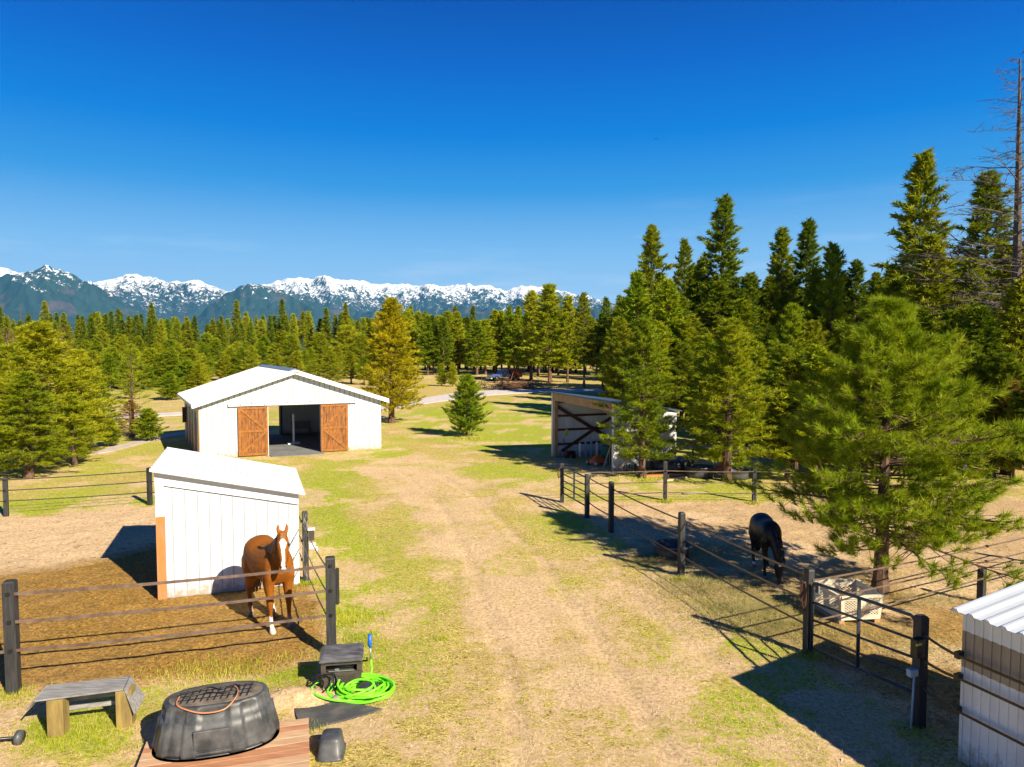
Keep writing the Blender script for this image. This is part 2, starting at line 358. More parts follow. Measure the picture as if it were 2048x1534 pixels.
greens = [(W([(0, 1006), (300, 985), (320, 1008), (0, 1034)]), .9, .3), (W([(610, 960), (680, 950), (720, 1100), (730, 1200), (740, 1300), (690, 1320), (640, 1180), (612, 1100)]), .72, .4),
          (W([(672, 1150), (720, 1150), (760, 1330), (700, 1330), (672, 1250)]), .9, .3),
          (W([(240, 1370), (460, 1325), (640, 1315), (600, 1350), (400, 1400), (250, 1400)]), .95, .25), (W([(60, 1430), (240, 1420), (260, 1500), (80, 1490)]), .8, .3),
          (W([(700, 905), (800, 888), (830, 905), (760, 925), (620, 925)]), .75, .5), (W([(815, 822), (1100, 790), (1105, 905), (960, 900), (840, 870)]), .95, 2.0),
          (W([(860, 800), (1100, 782), (1110, 850), (960, 840)]), .8, 2.0), (W([(1222, 950), (1520, 955), (1540, 1000), (1120, 1000)]), .62, .8),
          (W([(330, 840), (375, 830), (380, 900), (300, 930), (0, 990), (0, 950), (220, 920)]), .55, 2), (W([(1150, 1010), (1240, 1080), (1300, 1140), (1150, 1090), (1040, 1040)]), .62, .8),
          (W([(1560, 1340), (1800, 1480), (1790, 1560), (1560, 1480), (1400, 1400)]), .55, .6), (W([(1390, 1220), (1520, 1260), (1600, 1320), (1520, 1320), (1400, 1270)]), .7, .5),
          (W([(1250, 1440), (1420, 1420), (1600, 1534), (1300, 1534)]), .5, .6),
          (W([(720, 1080), (830, 1150), (880, 1300), (840, 1420), (740, 1420), (740, 1250)]), .5, .8)]
brownfar = W([(840, 772), (1110, 752), (1240, 775), (1210, 790), (1040, 782), (850, 812)])
def dline(X, Y, pts):
    d = np.full(X.shape, 1e9)
    for (x1, y1), (x2, y2) in zip(pts, pts[1:]):
        dx, dy = x2-x1, y2-y1; t = np.clip(((X-x1)*dx+(Y-y1)*dy)/(dx*dx+dy*dy), 0, 1); d = np.minimum(d, np.hypot(X-x1-t*dx, Y-y1-t*dy))
    return d
trk = [W([(1400, 1640), (1290, 1430), (1190, 1270), (1080, 1120), (960, 1000), (830, 920)]), W([(1040, 1700), (1040, 1500), (1010, 1330), (950, 1150), (880, 1010), (780, 925)]), W([(1760, 1560), (1540, 1400), (1380, 1290), (1240, 1170)])]
def tracks(X, Y): return np.maximum.reduce([sstep(.20, .08, dline(X+.1*(fbm(X*.5, Y*.5, 2, 7)-.5), Y, t)) for t in trk])
def zones(X, Y):
    wx = X+.35*(fbm(X*1.3, Y*1.3, 3, 11)-.5)*2; wy = Y+.35*(fbm(X*1.3, Y*1.3, 3, 23)-.5)*2
    n1 = fbm(X*.9, Y*.9, 5, 3); n2 = fbm(X*3, Y*3, 4, 5)
    green = .34+.5*(fbm(X*.35, Y*.35, 4, 31)-.5)*2
    for p, s, soft in greens:
        k = sstep(soft, -soft, dpoly(wx, wy, p)); green = green*(1-k)+np.maximum(green, s)*k
    green = np.where((Y > 60), .42+.5*(fbm(X*.05, Y*.05, 4, 41)-.5)*2, green)
    sand = .30+.35*sstep(.45, .7, n1)
    k = sstep(.9, -.8, dpoly(wx, wy, lane)); sand = np.maximum(sand, k*(.52+.34*sstep(.35, .65, n1)))
    k = sstep(.7, -.5, dpoly(wx, wy, lane2)); sand = np.maximum(sand, k*(.45+.4*sstep(.35, .6, n1)))
    sand = sand+tracks(X, Y)*.18*sstep(.3, .55, n2)
    kL = sstep(.16, -.16, dpoly(wx*.6+X*.4, wy*.6+Y*.4, penL)); kR = sstep(.16, -.16, dpoly(wx*.6+X*.4, wy*.6+Y*.4, penR))
    pen = np.maximum(kL, kR)
    sand = np.maximum(sand, pen); green = green*(1-pen)
    mud = np.maximum(sstep(.5, -.4, dpoly(wx, wy, mudL)), .85*sstep(.8, -.6, dpoly(wx, wy, mudR))*sstep(.3, .5, n1))*pen
    kb = sstep(5, -3, dpoly(X, Y, brownfar)); green = green*(1-kb*.85); sand = np.maximum(sand*(1-kb), .35*kb)
    hay = sstep(.5, -.5, dpoly(wx, wy, hayR))*sstep(.35, .55, n2)
    for px, py in ((590, 1400), (1650, 1400)):
        c = P(px, py); q = np.hypot((X-c.x)/.75, (Y-c.y)/.35); kk = sstep(1.2, .6, q)*(1 if px == 590 else .8)
        sand = np.maximum(sand, kk); green = green*(1-kk)
    mud = np.maximum(mud, .30*kR*sstep(.35, .6, n1)*pen)
    return green, sand, mud, hay, pen
mc = P(595, 1400); me_ = P(700, 1215)
def gheight(X, Y, z=None):
    green, sand, mud, hay, pen = z if z is not None else zones(X, Y)
    near = sstep(34, 24, Y)
    h = .035*(fbm(X*.6, Y*.6, 3, 51)-.5)
    h = h+near*(.018*(fbm(X*5, Y*5, 3, 61)-.5)+pen*(1-mud)*.05*(fbm(X*3.2, Y*3.2, 3, 71)-.55)+mud*.075*(fbm(X*4.5, Y*4.5, 4, 77)-.5))
    h = h+.17*np.exp(-(((X-mc.x)/.42)**2+((Y-mc.y)/.22)**2))*(.75+.5*fbm(X*9, Y*9, 3, 91))
    h = h+.10*np.exp(-(((X+3.55)/.5)**2+((Y-12.9)/.7)**2))
    h = h-.022*tracks(X, Y)
    return h*sstep(48, 30, Y)+0*X
def axis(a, b, step, lo, hi, g=1.09):
    v = list(np.arange(a, b, step)); s = step; x = v[-1]
    while x < hi: s *= g; x += s; v.append(x)
    s = step; x = a; L = []
    while x > lo: s *= g; x -= s; L.append(x)
    return np.array(L[::-1]+v)
gx = axis(-12.5, 12.5, .1, -16000, 16000); gy = axis(6.5, 27, .1, -3000, 16000, 1.06)
GX, GY = np.meshgrid(gx, gy); zn = zones(GX, GY); GZ = gheight(GX, GY, zn)
gme = grid_mesh('ground', GX, GY, GZ)
vattr(gme, 'zone', np.stack([zn[0].ravel(), zn[1].ravel(), zn[2].ravel()], -1)); vattr(gme, 'hayzone', np.stack([zn[3].ravel(), zn[4].ravel(), zn[3].ravel()*0], -1))
def ground_mat():
    m, nt, n, b = newmat('ground_soil_and_grass'); b.inputs['Roughness'].default_value = .95; b.inputs['Specular IOR Level'].default_value = .15
    at = nt.nodes.new('ShaderNodeAttribute'); at.attribute_name = 'zone'; sx = nt.nodes.new('ShaderNodeSeparateColor'); nt.links.new(at.outputs['Color'], sx.inputs[0])
    ah = nt.nodes.new('ShaderNodeAttribute'); ah.attribute_name = 'hayzone'
    sh = nt.nodes.new('ShaderNodeSeparateColor'); nt.links.new(ah.outputs['Color'], sh.inputs[0])
    g, s, mu = sx.outputs
    nf = noise(nt, 15, 6, .82); nm = noise(nt, 7, 7, .78); nl = noise(nt, .8, 5, .6); nff = noise(nt, 90, 3, .7)
    nst = noise(nt, 20, 4, .72, stretch=(.7, 1.25, 1), dist=1.6)
    straw = ramp(nt, nst, [(.38, (.09, .07, .015, 1)), (.455, (.36, .27, .055, 1)), (.53, (.58, .44, .11, 1)), (.62, (.82, .67, .28, 1))])
    grass = ramp(nt, nf, [(.36, (.05, .10, .005, 1)), (.45, (.20, .28, .010, 1)), (.53, (.37, .42, .02, 1)), (.64, (.58, .54, .06, 1))])
    sand = ramp(nt, nf, [(.34, (.24, .15, .07, 1)), (.43, (.50, .335, .18, 1)), (.51, (.66, .46, .26, 1)), (.62, (.80, .60, .37, 1))])
    mud = ramp(nt, nf, [(.34, (.05, .025, .006, 1)), (.43, (.20, .105, .02, 1)), (.52, (.36, .20, .04, 1)), (.64, (.52, .32, .08, 1))])
    grey = ramp(nt, math_(nt, 'ADD', math_(nt, 'MULTIPLY', g, 1.0), math_(nt, 'MULTIPLY', math_(nt, 'SUBTRACT', nm, .5), 2.2)), [(.30, (0, 0, 0, 1)), (.62, (1, 1, 1, 1))])
    c = mixc(nt, grey, straw, grass)
    nm2 = noise(nt, 4.5, 8, .82); d2 = math_(nt, 'ADD', math_(nt, 'MULTIPLY', nm2, .6), math_(nt, 'MULTIPLY', nf, .4))
    thr = math_(nt, 'ADD', .5, math_(nt, 'SUBTRACT', math_(nt, 'SUBTRACT', s, .52), math_(nt, 'MULTIPLY', math_(nt, 'SUBTRACT', d2, .5), 3.6)))
    sk = ramp(nt, thr, [(.40, (0, 0, 0, 1)), (.56, (1, 1, 1, 1))])
    c = mixc(nt, sk, c, sand)
    dk = ramp(nt, noise(nt, 34, 4, .8), [(.34, (1, 1, 1, 1)), (.44, (0, 0, 0, 1))]); c = mixc(nt, math_(nt, 'MULTIPLY', dk, .6), c, (.17, .11, .04, 1)); c = mixc(nt, mu, c, mud)
    dent = ramp(nt, noise(nt, 5.5, 5, .7, dist=.6), [(.37, (1, 1, 1, 1)), (.43, (0, 0, 0, 1))]); c = mixc(nt, math_(nt, 'MULTIPLY', math_(nt, 'MULTIPLY', dent, sh.outputs[1]), .55), c, (.13, .075, .03, 1))
    mdk = ramp(nt, noise(nt, 1.7, 6, .75), [(.42, (1, 1, 1, 1)), (.56, (0, 0, 0, 1))]); c = mixc(nt, math_(nt, 'MULTIPLY', math_(nt, 'MULTIPLY', mdk, mu), .28), c, (.12, .07, .02, 1))
    c = mixc(nt, math_(nt, 'MULTIPLY', sh.outputs[0], .8), c, ramp(nt, nst, [(.3, (.16, .12, .04, 1)), (.65, (.42, .36, .15, 1))]))
    c = mixc(nt, ramp(nt, nl, [(.3, (.25, .25, .25, 1)), (.6, (0, 0, 0, 1))]), c, (.30, .19, .10, 1))
    nt.links.new(c, b.inputs['Base Color'])
    b1 = bump(nt, nf, None, .7, .035); bump(nt, nff, b, .5, .01, b1); return m
tag(link('ground', gme, ground_mat()), 'sandy ground with dry grass and bare horse paddocks', 'ground', kind='structure')
# gravel drive
def sheet(name, px, z, m, label, world=False):
    pts = px if world else [P(x, y, z) for x, y in px]
    mb = MB(); mb.prism([Vector((p[0], p[1], z)) for p in pts], (0, 0, -.06)); o = mb.build(name, m); o['kind'] = 'structure'; o['label'] = label; o['category'] = name.split('_')[-1]; return o
M['gravel'] = simple('gravel', (.60, .54, .52, 1), (.48, .42, .40, 1), 2, .95)
M['gravel_pink'] = simple('gravel_pink', (.5, .42, .38, 1), (.42, .34, .30, 1), 2, .95)
sheet('gravel_road', [(560, 860), (700, 835), (820, 811), (900, 800), (980, 790), (1080, 784), (1180, 784), (1400, 782), (1400, 776), (1180, 778), (1080, 778), (1000, 779), (900, 787), (840, 797), (760, 808), (560, 832)], .035, M['gravel'], 'pale gravel road curving past the barn and the open shed')
sheet('gravel_path', [(300, 833), (372, 829), (372, 823), (300, 827), (200, 829), (0, 835), (0, 842)], .035, M['gravel'], 'narrow pale gravel path left of the barn')
sheet('dirt_path', [(180, 908), (215, 895), (330, 868), (372, 862), (372, 868), (330, 875), (225, 902)], .03, M['gravel_pink'], 'pale dirt path between the small pines and the barn')

# ---------------------------------------------------------------- mountains
def ridge(name, prof, R0, depth, x0, x1, nu, nv, amp, seed, m, label, base=-20.0, spur=1.0):
    px = np.linspace(x0, x1, nu); az = np.arctan((px-1024)/F)
    sk = np.interp(px, [p[0] for p in prof], [p[1] for p in prof])
    s = np.linspace(-1, 1, nv)
    A, S = np.meshgrid(az, s); R = R0+S*depth
    top = np.interp(A, az, HC+R0*np.cos(az)*0+R0*(690.0-sk)/F*np.cos(az)*1.0)
    X = R*np.sin(A); Y = R*np.cos(A)
    shape = 1-np.abs(S)**1.15; top = top+amp*.16*(fbm(A*130, A*0, 4, seed+3)-.5)
    n = ridged(A*15*spur+S*.9, S*2.0+A*4, 7, seed); n2 = fbm(A*160, S*22, 4, seed+9)
    Z = base+(top-base)*shape+(amp*(n-.45)+amp*.25*(n2-.5))*np.minimum(1, np.abs(S)*4.5)*(shape**.6)
    Z = np.maximum(Z, base)
    me = grid_mesh(name, X, Y, Z)
    o = link(name, me, m); return tag(o, label, 'mountains', kind='structure')
def mountain_mat(name, snow0, snow1, hazed_forest, patch):  # tree slope colour has the blue of distance haze mixed in
    m, nt, n, b = newmat(name); b.inputs['Roughness'].default_value = .9; b.inputs['Specular IOR Level'].default_value = .1
    ge = nt.nodes.new('ShaderNodeNewGeometry'); sp_ = nt.nodes.new('ShaderNodeSeparateXYZ'); nt.links.new(ge.outputs['Position'], sp_.inputs[0])
    nn = nt.nodes.new('ShaderNodeSeparateXYZ'); nt.links.new(ge.outputs['Normal'], nn.inputs[0])
    n1 = noise(nt, .0035, 8, .72); n2 = noise(nt, .026, 6, .75, stretch=(1, 1, .35))
    z = math_(nt, 'ADD', sp_.outputs[2], math_(nt, 'MULTIPLY', math_(nt, 'SUBTRACT', n1, .5), 1100))
    z = math_(nt, 'ADD', z, math_(nt, 'MULTIPLY', math_(nt, 'SUBTRACT', n2, .5), 2300))
    z = math_(nt, 'ADD', z, math_(nt, 'MULTIPLY', math_(nt, 'SUBTRACT', nn.outputs[2], .85), 700))
    mr = nt.nodes.new('ShaderNodeMapRange'); nt.links.new(z, mr.inputs[0]); mr.inputs[1].default_value = snow0; mr.inputs[2].default_value = snow1
    f = noise(nt, .003, 6, .6)
    col = ramp(nt, f, [(.4, hazed_forest), (.56, hazed_forest), (.62, patch)])
    col = mixc(nt, ramp(nt, noise(nt, .02, 5, .7), [(.35, (.5, .5, .5, 1)), (.65, (0, 0, 0, 1))]), col, tuple(x*.55 for x in hazed_forest[:3])+(1,))
    c = mixc(nt, mr.outputs[0], col, (.82, .84, .87, 1)); nt.links.new(c, b.inputs['Base Color']); return m
prof1 = [(-1500, 600), (-1000, 565), (-600, 575), (-200, 540), (0, 530), (20, 537), (45, 546), (70, 547), (105, 560), (160, 566), (195, 565), (230, 556), (245, 553), (270, 551), (300, 557), (335, 562), (365, 566), (400, 560), (425, 570), (455, 582), (500, 576), (530, 572), (560, 562), (590, 557), (630, 557), (655, 554), (690, 560), (730, 563), (760, 568), (800, 570), (830, 572), (860, 568), (880, 573), (905, 572), (940, 569), (970, 573), (1010, 582), (1040, 574), (1070, 573), (1100, 576), (1140, 590), (1180, 600), (1215, 606), (1240, 612), (1300, 625), (1400, 640), (1600, 655), (2100, 670), (2700, 675)]
M['snow_range'] = mountain_mat('snow_range', 740, 880, (.032, .060, .070, 1), (.06, .06, .07, 1))
M['forest_range'] = mountain_mat('forest_range', 790, 900, (.030, .060, .062, 1), (.085, .07, .08, 1))
ridge('mountains', prof1, 11500, 3200, -1500, 3300, 1300, 150, 420, 101, M['snow_range'], 'snow covered mountain range along the horizon')
prof2 = [(-1500, 640), (-1000, 600), (-600, 610), (-200, 560), (0, 556), (40, 548), (70, 543), (85, 535), (105, 531), (130, 543), (165, 557), (195, 572), (230, 590), (270, 612), (310, 640), (350, 660), (380, 650), (420, 612), (450, 590), (480, 575), (500, 568), (530, 570), (560, 577), (600, 592), (650, 612), (720, 625), (800, 628), (860, 620), (920, 615), (980, 622), (1060, 628), (1150, 622), (1240, 620), (1330, 640), (1500, 668), (2000, 680), (2700, 682)]
ridge('foothills', prof2, 8600, 1500, -1500, 3300, 1150, 110, 330, 207, M['forest_range'], 'dark forested foothills below the snow covered range')
prof3 = [(-600, 640), (0, 618), (120, 630), (250, 650), (420, 655), (560, 640), (700, 645), (900, 650), (1100, 648), (1200, 640), (1250, 645), (1400, 665), (2700, 680)]
ridge('foothills_low', prof3, 6600, 900, -1500, 3300, 700, 60, 100, 303, M['forest_range'], 'lowest blue wooded foothills just above the far trees')
# ---------------------------------------------------------------- conifers
def limb_tris(A, B, ra, rb):
    """three sided tapered sticks between arrays of points"""
    A = np.asarray(A); B = np.asarray(B); d = B-A; d /= np.linalg.norm(d, axis=1, keepdims=True)+1e-9
    h = np.where(np.abs(d[:, 2:3]) < .9, np.array([[0, 0, 1.]]), np.array([[1., 0, 0]]))
    u = np.cross(d, h); u /= np.linalg.norm(u, axis=1, keepdims=True)+1e-9; v = np.cross(d, u); out = []
    ra = np.asarray(ra).reshape(-1, 1); rb = np.asarray(rb).reshape(-1, 1)
    for k in range(3):
        t0, t1 = 2*math.pi*k/3, 2*math.pi*(k+1)/3
        o0 = u*math.cos(t0)+v*math.sin(t0); o1 = u*math.cos(t1)+v*math.sin(t1)
        out.append(np.stack([A+o0*ra, A+o1*ra, B+o1*rb], 1)); out.append(np.stack([A+o0*ra, B+o1*rb, B+o0*rb], 1))
    return np.concatenate(out)
def trunk_tris(H, r0, rng, lean=.0, seg=8, n=14, bottom=-.1):
    zs = np.linspace(bottom, H*.97, n); ph = rng.uniform(0, 6.28)
    cx = lean*H*np.sin(zs/H*2.2+ph)*.3-lean*H*.3*math.sin(ph); cy = lean*H*.3*(np.cos(zs/H*1.7+ph)-math.cos(ph))
    r = r0*(1-zs/H*.96)**.85; r[0] *= 1.35; T = []
    ang = np.linspace(0, 2*np.pi, seg+1)
    for i in range(n-1):
        for k in range(seg):
            p = lambda j, a: np.array([cx[j]+r[j]*math.cos(a), cy[j]+r[j]*math.sin(a), zs[j]])
            a, b_, c, d = p(i, ang[k]), p(i, ang[k+1]), p(i+1, ang[k+1]), p(i+1, ang[k]); T += [[a, b_, c], [a, c, d]]
    return np.array(T), (lambda z: (np.interp(z, zs, cx), np.interp(z, zs, cy)))
def conifer(seed, H, R, cb, nb, prof, up=.25, droop=.1, tuft=9, L=.2, wd=.006, k=20, spread=.55, s0=.3, side=.25, r0=.12, lean=.02, clump=.5, bare=0, limbr=.018, gap=0, low=.5):
    rng = np.random.default_rng(seed); TT, cen = trunk_tris(H, r0, rng, lean)
    N, La, Lb, Lr0, Lr1 = [], [], [], [], []; cents, dirs = [], []
    for i in range(nb):
        t = ((i+rng.uniform(0, .9))/nb)**.92; z = H*(cb+(1-cb)*t)*.985
        if gap: z = round(z/gap)*gap+rng.normal(0, gap*.26)
        z = min(max(z, cb*H*.8), H*.985); t = (z/H-cb)/(1-cb); t = min(max(t, 0), .995)
        az = i*2.39996+rng.normal(0, .35)
        cl = 1-clump*float(vnoise(az*1.1+seed, z/H*7+seed*3.1, seed))
        ln = R*prof(t)*cl*rng.uniform(.62, 1.18)*1.1
        if ln < .04: ln = .04
        cx, cy = cen(z); o = np.array([cx, cy, z]); dr = np.array([math.cos(az), math.sin(az), 0]); sd = np.array([-dr[1], dr[0], 0])
        upk = up*(low+(1.4-low)*t)+rng.normal(0, .06)
        pt = lambda s: o+dr*ln*s+np.array([0, 0, ln*(upk*s-droop*s*s+.10*s**3)])
        q = [pt(s) for s in (0, .35, .7, 1)]; rr = limbr*(.35+ln/R)
        for a, b_, ra_, rb_ in ((0, 1, 1, .75), (1, 2, .75, .45), (2, 3, .45, .15)):
            La.append(q[a]); Lb.append(q[b_]); Lr0.append(rr*ra_); Lr1.append(rr*rb_)
        if rng.uniform() < bare: continue
        m = max(2, int(tuft*(.35+.75*ln/R)))
        for j in range(m):
            s = s0+(1-s0)*((j+rng.uniform(0, .8))/m)**.8; s = min(s, 1)
            off = rng.normal(0, 1)*side*ln*(1.15-s); vz = rng.normal(0, .12)*ln*(1.1-s)+.02
            base = pt(s-.12); c = pt(s)+sd*off+np.array([0, 0, vz])
            if abs(off) > .05: La.append(base); Lb.append(c); Lr0.append(rr*.35); Lr1.append(rr*.12)
            d = dr*.75+sd*np.sign(off)*min(.8, abs(off)/ln*2.2)+np.array([0, 0, .35+up*1.3-droop+rng.normal(0, .25)])
            cents.append(c); dirs.append(d)
    cx, cy = cen(H*.97)
    for j in range(8): cents.append([cx, cy, H*(.95+.006*j)]); dirs.append([rng.normal(0, .3), rng.normal(0, .3), 1])
    Cn = np.array(cents); D = np.array(dirs); D /= np.linalg.norm(D, axis=1, keepdims=True)
    n = len(Cn); Cn = np.repeat(Cn, k, 0); D = np.repeat(D, k, 0)
    E = D+rng.normal(0, spread, D.shape); E /= np.linalg.norm(E, axis=1, keepdims=True)
    Cn = Cn+D*rng.uniform(-.9, .5, (len(D), 1))*L*.6
    S = np.cross(E, rng.normal(0, 1, E.shape)); S /= np.linalg.norm(S, axis=1, keepdims=True)+1e-9
    ll = L*rng.uniform(.65, 1.1, (len(D), 1)); ww = wd*rng.uniform(.7, 1.3, (len(D), 1))
    NT = np.stack([Cn-S*ww, Cn+S*ww, Cn+E*ll], 1)
    LT = limb_tris(La, Lb, Lr0, Lr1)
    return tri_mesh('crown', NT), tri_mesh('trunk', np.concatenate([TT, LT]))
PR = {}
def proto(key, H, R, crownm, barkm, **kw):
    cr, tr = conifer(H=H, R=R, **kw); cr.materials.append(M[crownm]); tr.materials.append(M[barkm]); PR[key] = (cr, tr, H, R)
cone = lambda t: (1-t)**.85*.97+.03
ovoid = lambda t: (max(0, 1-t)**.62)*(.62+.38*min(1, t*4+.1))
pond = lambda t: (max(0, 1-t)**.72)*(.72+.28*min(1, t*3.5))+.03
slim = lambda t: (max(0, 1-t)**.72)*(.6+.4*min(1, t*3))+.03
proto('hero', 5.85, 2.75, 'needles_hero', 'bark', seed=12, cb=.165, nb=270, prof=lambda t: float(np.interp(t, [0, .1, .25, .5, .75, .9, 1], [.82, .95, 1.0, .82, .46, .20, .05])), up=.34, droop=.08, tuft=17, L=.20, wd=.0050, k=66, spread=.6, s0=.34, side=.22, r0=.15, lean=.02, clump=.6, limbr=.022, gap=.22, low=-.12)
for i in range(3):
    proto('pond%d' % i, 7.0, 2.0, 'needles_pine', 'bark', seed=21+i, cb=.12, nb=180, prof=pond, up=.42, droop=.1, tuft=13, L=.20, wd=.012, k=28, spread=.7, s0=.32, side=.22, r0=.13, clump=.65, low=.0)
proto('gold', 8.0, 1.9, 'needles_gold', 'bark', seed=31, cb=.12, nb=280, prof=pond, up=.45, droop=.1, tuft=14, L=.20, wd=.016, k=20, spread=.55, s0=.2, side=.28, r0=.14, clump=.4, low=.1)
proto('small', 3.1, 1.05, 'needles_pine', 'bark', seed=41, cb=.06, nb=130, prof=ovoid, up=.5, droop=.1, tuft=12, L=.17, wd=.012, k=20, spread=.5, s0=.2, r0=.05, clump=.4)
proto('ragged', 6.0, 1.9, 'needles_pine', 'bark', seed=44, cb=.12, nb=75, prof=pond, up=.25, droop=.1, tuft=7, L=.22, wd=.009, k=16, spread=.5, s0=.45, r0=.10, clump=.6, gap=.5)
for i in range(3):
    proto('lodge%d' % i, 17.0, 3.0, 'needles_dark', 'bark_far', seed=51+i, cb=.26, nb=220, prof=slim, up=.45, droop=.15, tuft=12, L=.38, wd=.05, k=11, spread=.6, s0=.42, side=.22, r0=.17, clump=.7, limbr=.03, low=.2)
for i in range(3):
    proto('midpine%d' % i, 12.0, 2.5, 'needles_bright', 'bark_far', seed=61+i, cb=.16, nb=170, prof=pond, up=.45, droop=.1, tuft=12, L=.36, wd=.05, k=11, spread=.55, s0=.38, side=.22, r0=.14, clump=.75, limbr=.03, low=.1)
for i in range(3):
    proto('fir%d' % i, 14.0, 2.5, 'needles_fir', 'bark_far', seed=71+i, cb=.07, nb=230, prof=cone, up=.02, droop=.2, tuft=11, L=.38, wd=.06, k=9, spread=.5, s0=.3, side=.25, r0=.14, clump=.6, gap=.55)
proto('rust', 6.5, 1.4, 'needles_rust', 'bark', seed=81, cb=.08, nb=90, prof=slim, up=.3, droop=.1, tuft=7, L=.2, wd=.012, k=14, spread=.55, s0=.3, r0=.08, clump=.6)
proto('blue', 5.0, 1.5, 'needles_blue', 'bark_far', seed=85, cb=.03, nb=110, prof=cone, up=.05, droop=.1, tuft=7, L=.22, wd=.03, k=7, spread=.5, s0=.2, r0=.07, clump=.3)
def bare_tree(seed, H, R, cb, nb, depth=3, r0=.2, up=.1, birch=False, tw=.018):
    rng = np.random.default_rng(seed); TT, cen = trunk_tris(H, r0, rng, .03, n=18)
    A, B, ra, rb = [], [], [], []
    def grow(o, d, ln, r, lv):
        p = o; n = 5 if lv == 0 else 3
        for s in range(n):
            d2 = d+rng.normal(0, .16, 3)+np.array([0, 0, .05 if lv else -.02]); d2 /= np.linalg.norm(d2); q = p+d2*ln/n
            A.append(p); B.append(q); ra.append(r*(1-s/n*.75)); rb.append(r*(1-(s+1)/n*.75)); d = d2; p = q
            if lv < depth-1:
                for _ in range(2 if lv == 0 else 2):
                    sd = np.cross(d, [0, 0, 1.])*rng.choice([-1, 1])+rng.normal(0, .25, 3); e = d*.6+sd*.8; e /= np.linalg.norm(e)
                    grow(p, e, ln*rng.uniform(.22, .42), r*.5, lv+1)
    for i in range(nb):
        t = (i+.5)/nb; z = H*(cb+(1-cb)*t*.98); az = i*2.4+rng.normal(0, .5); cx, cy = cen(z)
        ln = R*(1-t)**.7*rng.uniform(.35, 1.05)+.2; d = np.array([math.cos(az), math.sin(az), up+rng.normal(0, .15)+.4*t])
        grow(np.array([cx, cy, z]), d/np.linalg.norm(d), ln, max(tw, ln*.016), 0)
    T = np.concatenate([limb_tris(A, B, ra, rb)])
    return tri_mesh('crown', T), tri_mesh('trunk', TT)
for i, (H, R) in enumerate(((24., 4.6), (20., 3.2))):
    cr, tr = bare_tree(90+i, H, R, .22, 92, 3, .26, .12); cr.materials.append(M['bark_grey']); tr.materials.append(M['bark_grey']); PR['larch%d' % i] = (cr, tr, H, R)
cr, tr = bare_tree(95, 13., 2.2, .2, 34, 2, .14, .35); cr.materials.append(M['twig']); tr.materials.append(M['bark_grey']); PR['larch2'] = (cr, tr, 13., 2.2)
cr, tr = bare_tree(97, 6., 3.4, .12, 20, 3, .09, .9); cr.materials.append(M['twig']); tr.materials.append(M['bark_grey']); PR['birch'] = (cr, tr, 6., 3.4)
def tree(x, yb, ytop, key, label, cat='tree', wpx=None, group=None, rz=None, name='pine_tree', crown=None):
    b = P(x, yb); H = PZ(b, ytop); cr, tr, h0, r0 = PR[key]; s = H/h0
    sxy = s if wpx is None else (wpx/2/F*b.y)/r0*1.22
    root = thing(name, (b.x, b.y, 0), label, cat, group)
    root.rotation_euler.z = rnd.uniform(0, 6.28) if rz is None else rz
    root.scale = (sxy, sxy, s)
    if crown:
        k = (key, crown)
        if k not in PR: c2 = cr.copy(); c2.materials.clear(); c2.materials.append(M[crown]); PR[k] = c2
        cr = PR[k]
    for nm, me in (('crown', cr), ('trunk', tr)):
        o = bpy.data.objects.new(nm, me); C.objects.link(o); o.parent = root
    return root
# near and middle trees, one by one
tree(1760, 1183, 608, 'hero', 'large bushy green pine in the right paddock behind the white crate', wpx=465, rz=.6)
tree(1284, 955, 640, 'pond0', 'bright green pine in front of the long side wall of the open shed', wpx=200, rz=1)
tree(1453, 962, 640, 'pond1', 'bright green pine beside the round grey tub behind the right paddock', wpx=240, rz=2.2)
tree(1560, 915, 690, 'pond2', 'bushy light green pine behind the right shoulder of the pine beside the grey tub', wpx=180)
tree(1700, 905, 672, 'pond0', 'light green pine peeping out left of the top of the large paddock pine', wpx=150, rz=4)
tree(1915, 905, 770, 'pond1', 'low green pine behind the right shoulder of the large paddock pine', wpx=150, crown='needles_bright')
tree(1640, 900, 728, 'small', 'dark young pine between two bushy pines left of the large paddock pine', wpx=100, crown='needles_dark')
tree(2025, 955, 760, 'rust', 'rusty orange and green pine at the right edge behind the paddock', wpx=130)
tree(1985, 950, 820, 'pond2', 'young green pine beside the rusty pine at the right edge', wpx=130, crown='needles_dark')
tree(783, 846, 597, 'gold', 'golden yellow pine standing right of the barn', wpx=140)
tree(933, 873, 752, 'small', 'small round pine alone on the lawn right of the barn', wpx=90, crown='needles_bright')
tree(884, 772, 728, 'small', 'left one of two thin young pines at the dark wood edge', wpx=30, group='two thin young pines', crown='needles_bright')
tree(905, 773, 726, 'small', 'right one of two thin young pines at the dark wood edge', wpx=28, group='two thin young pines', crown='needles_bright')
tree(92, 925, 645, 'pond2', 'tallest broad pine of the clump at the left edge', wpx=280, rz=3)
tree(58, 955, 745, 'pond0', 'bushy pine at the front of the clump at the left edge', wpx=215, rz=5)
tree(165, 905, 700, 'pond1', 'bushy pine on the right side of the clump at the left edge', wpx=160, rz=1)
tree(8, 935, 760, 'pond1', 'pine cut by the left edge of the picture', wpx=130, rz=2)
tree(150, 930, 790, 'pond2', 'low bushy pine at the right foot of the left clump', wpx=120, rz=2)
tree(205, 880, 760, 'pond0', 'small pine filling the right flank of the left clump', wpx=95, rz=4)
tree(20, 900, 690, 'pond2', 'pine rising behind the one cut by the left edge', wpx=130, rz=1)
tree(267, 872, 690, 'ragged', 'ragged pine with a bare stem between the left clump and the barn', wpx=110)
tree(262, 874, 800, 'rust', 'low rusty brown pine under the ragged pine left of the barn', wpx=90)
tree(296, 882, 818, 'small', 'small green pine just left of the barn shade', wpx=66, crown='needles_bright')
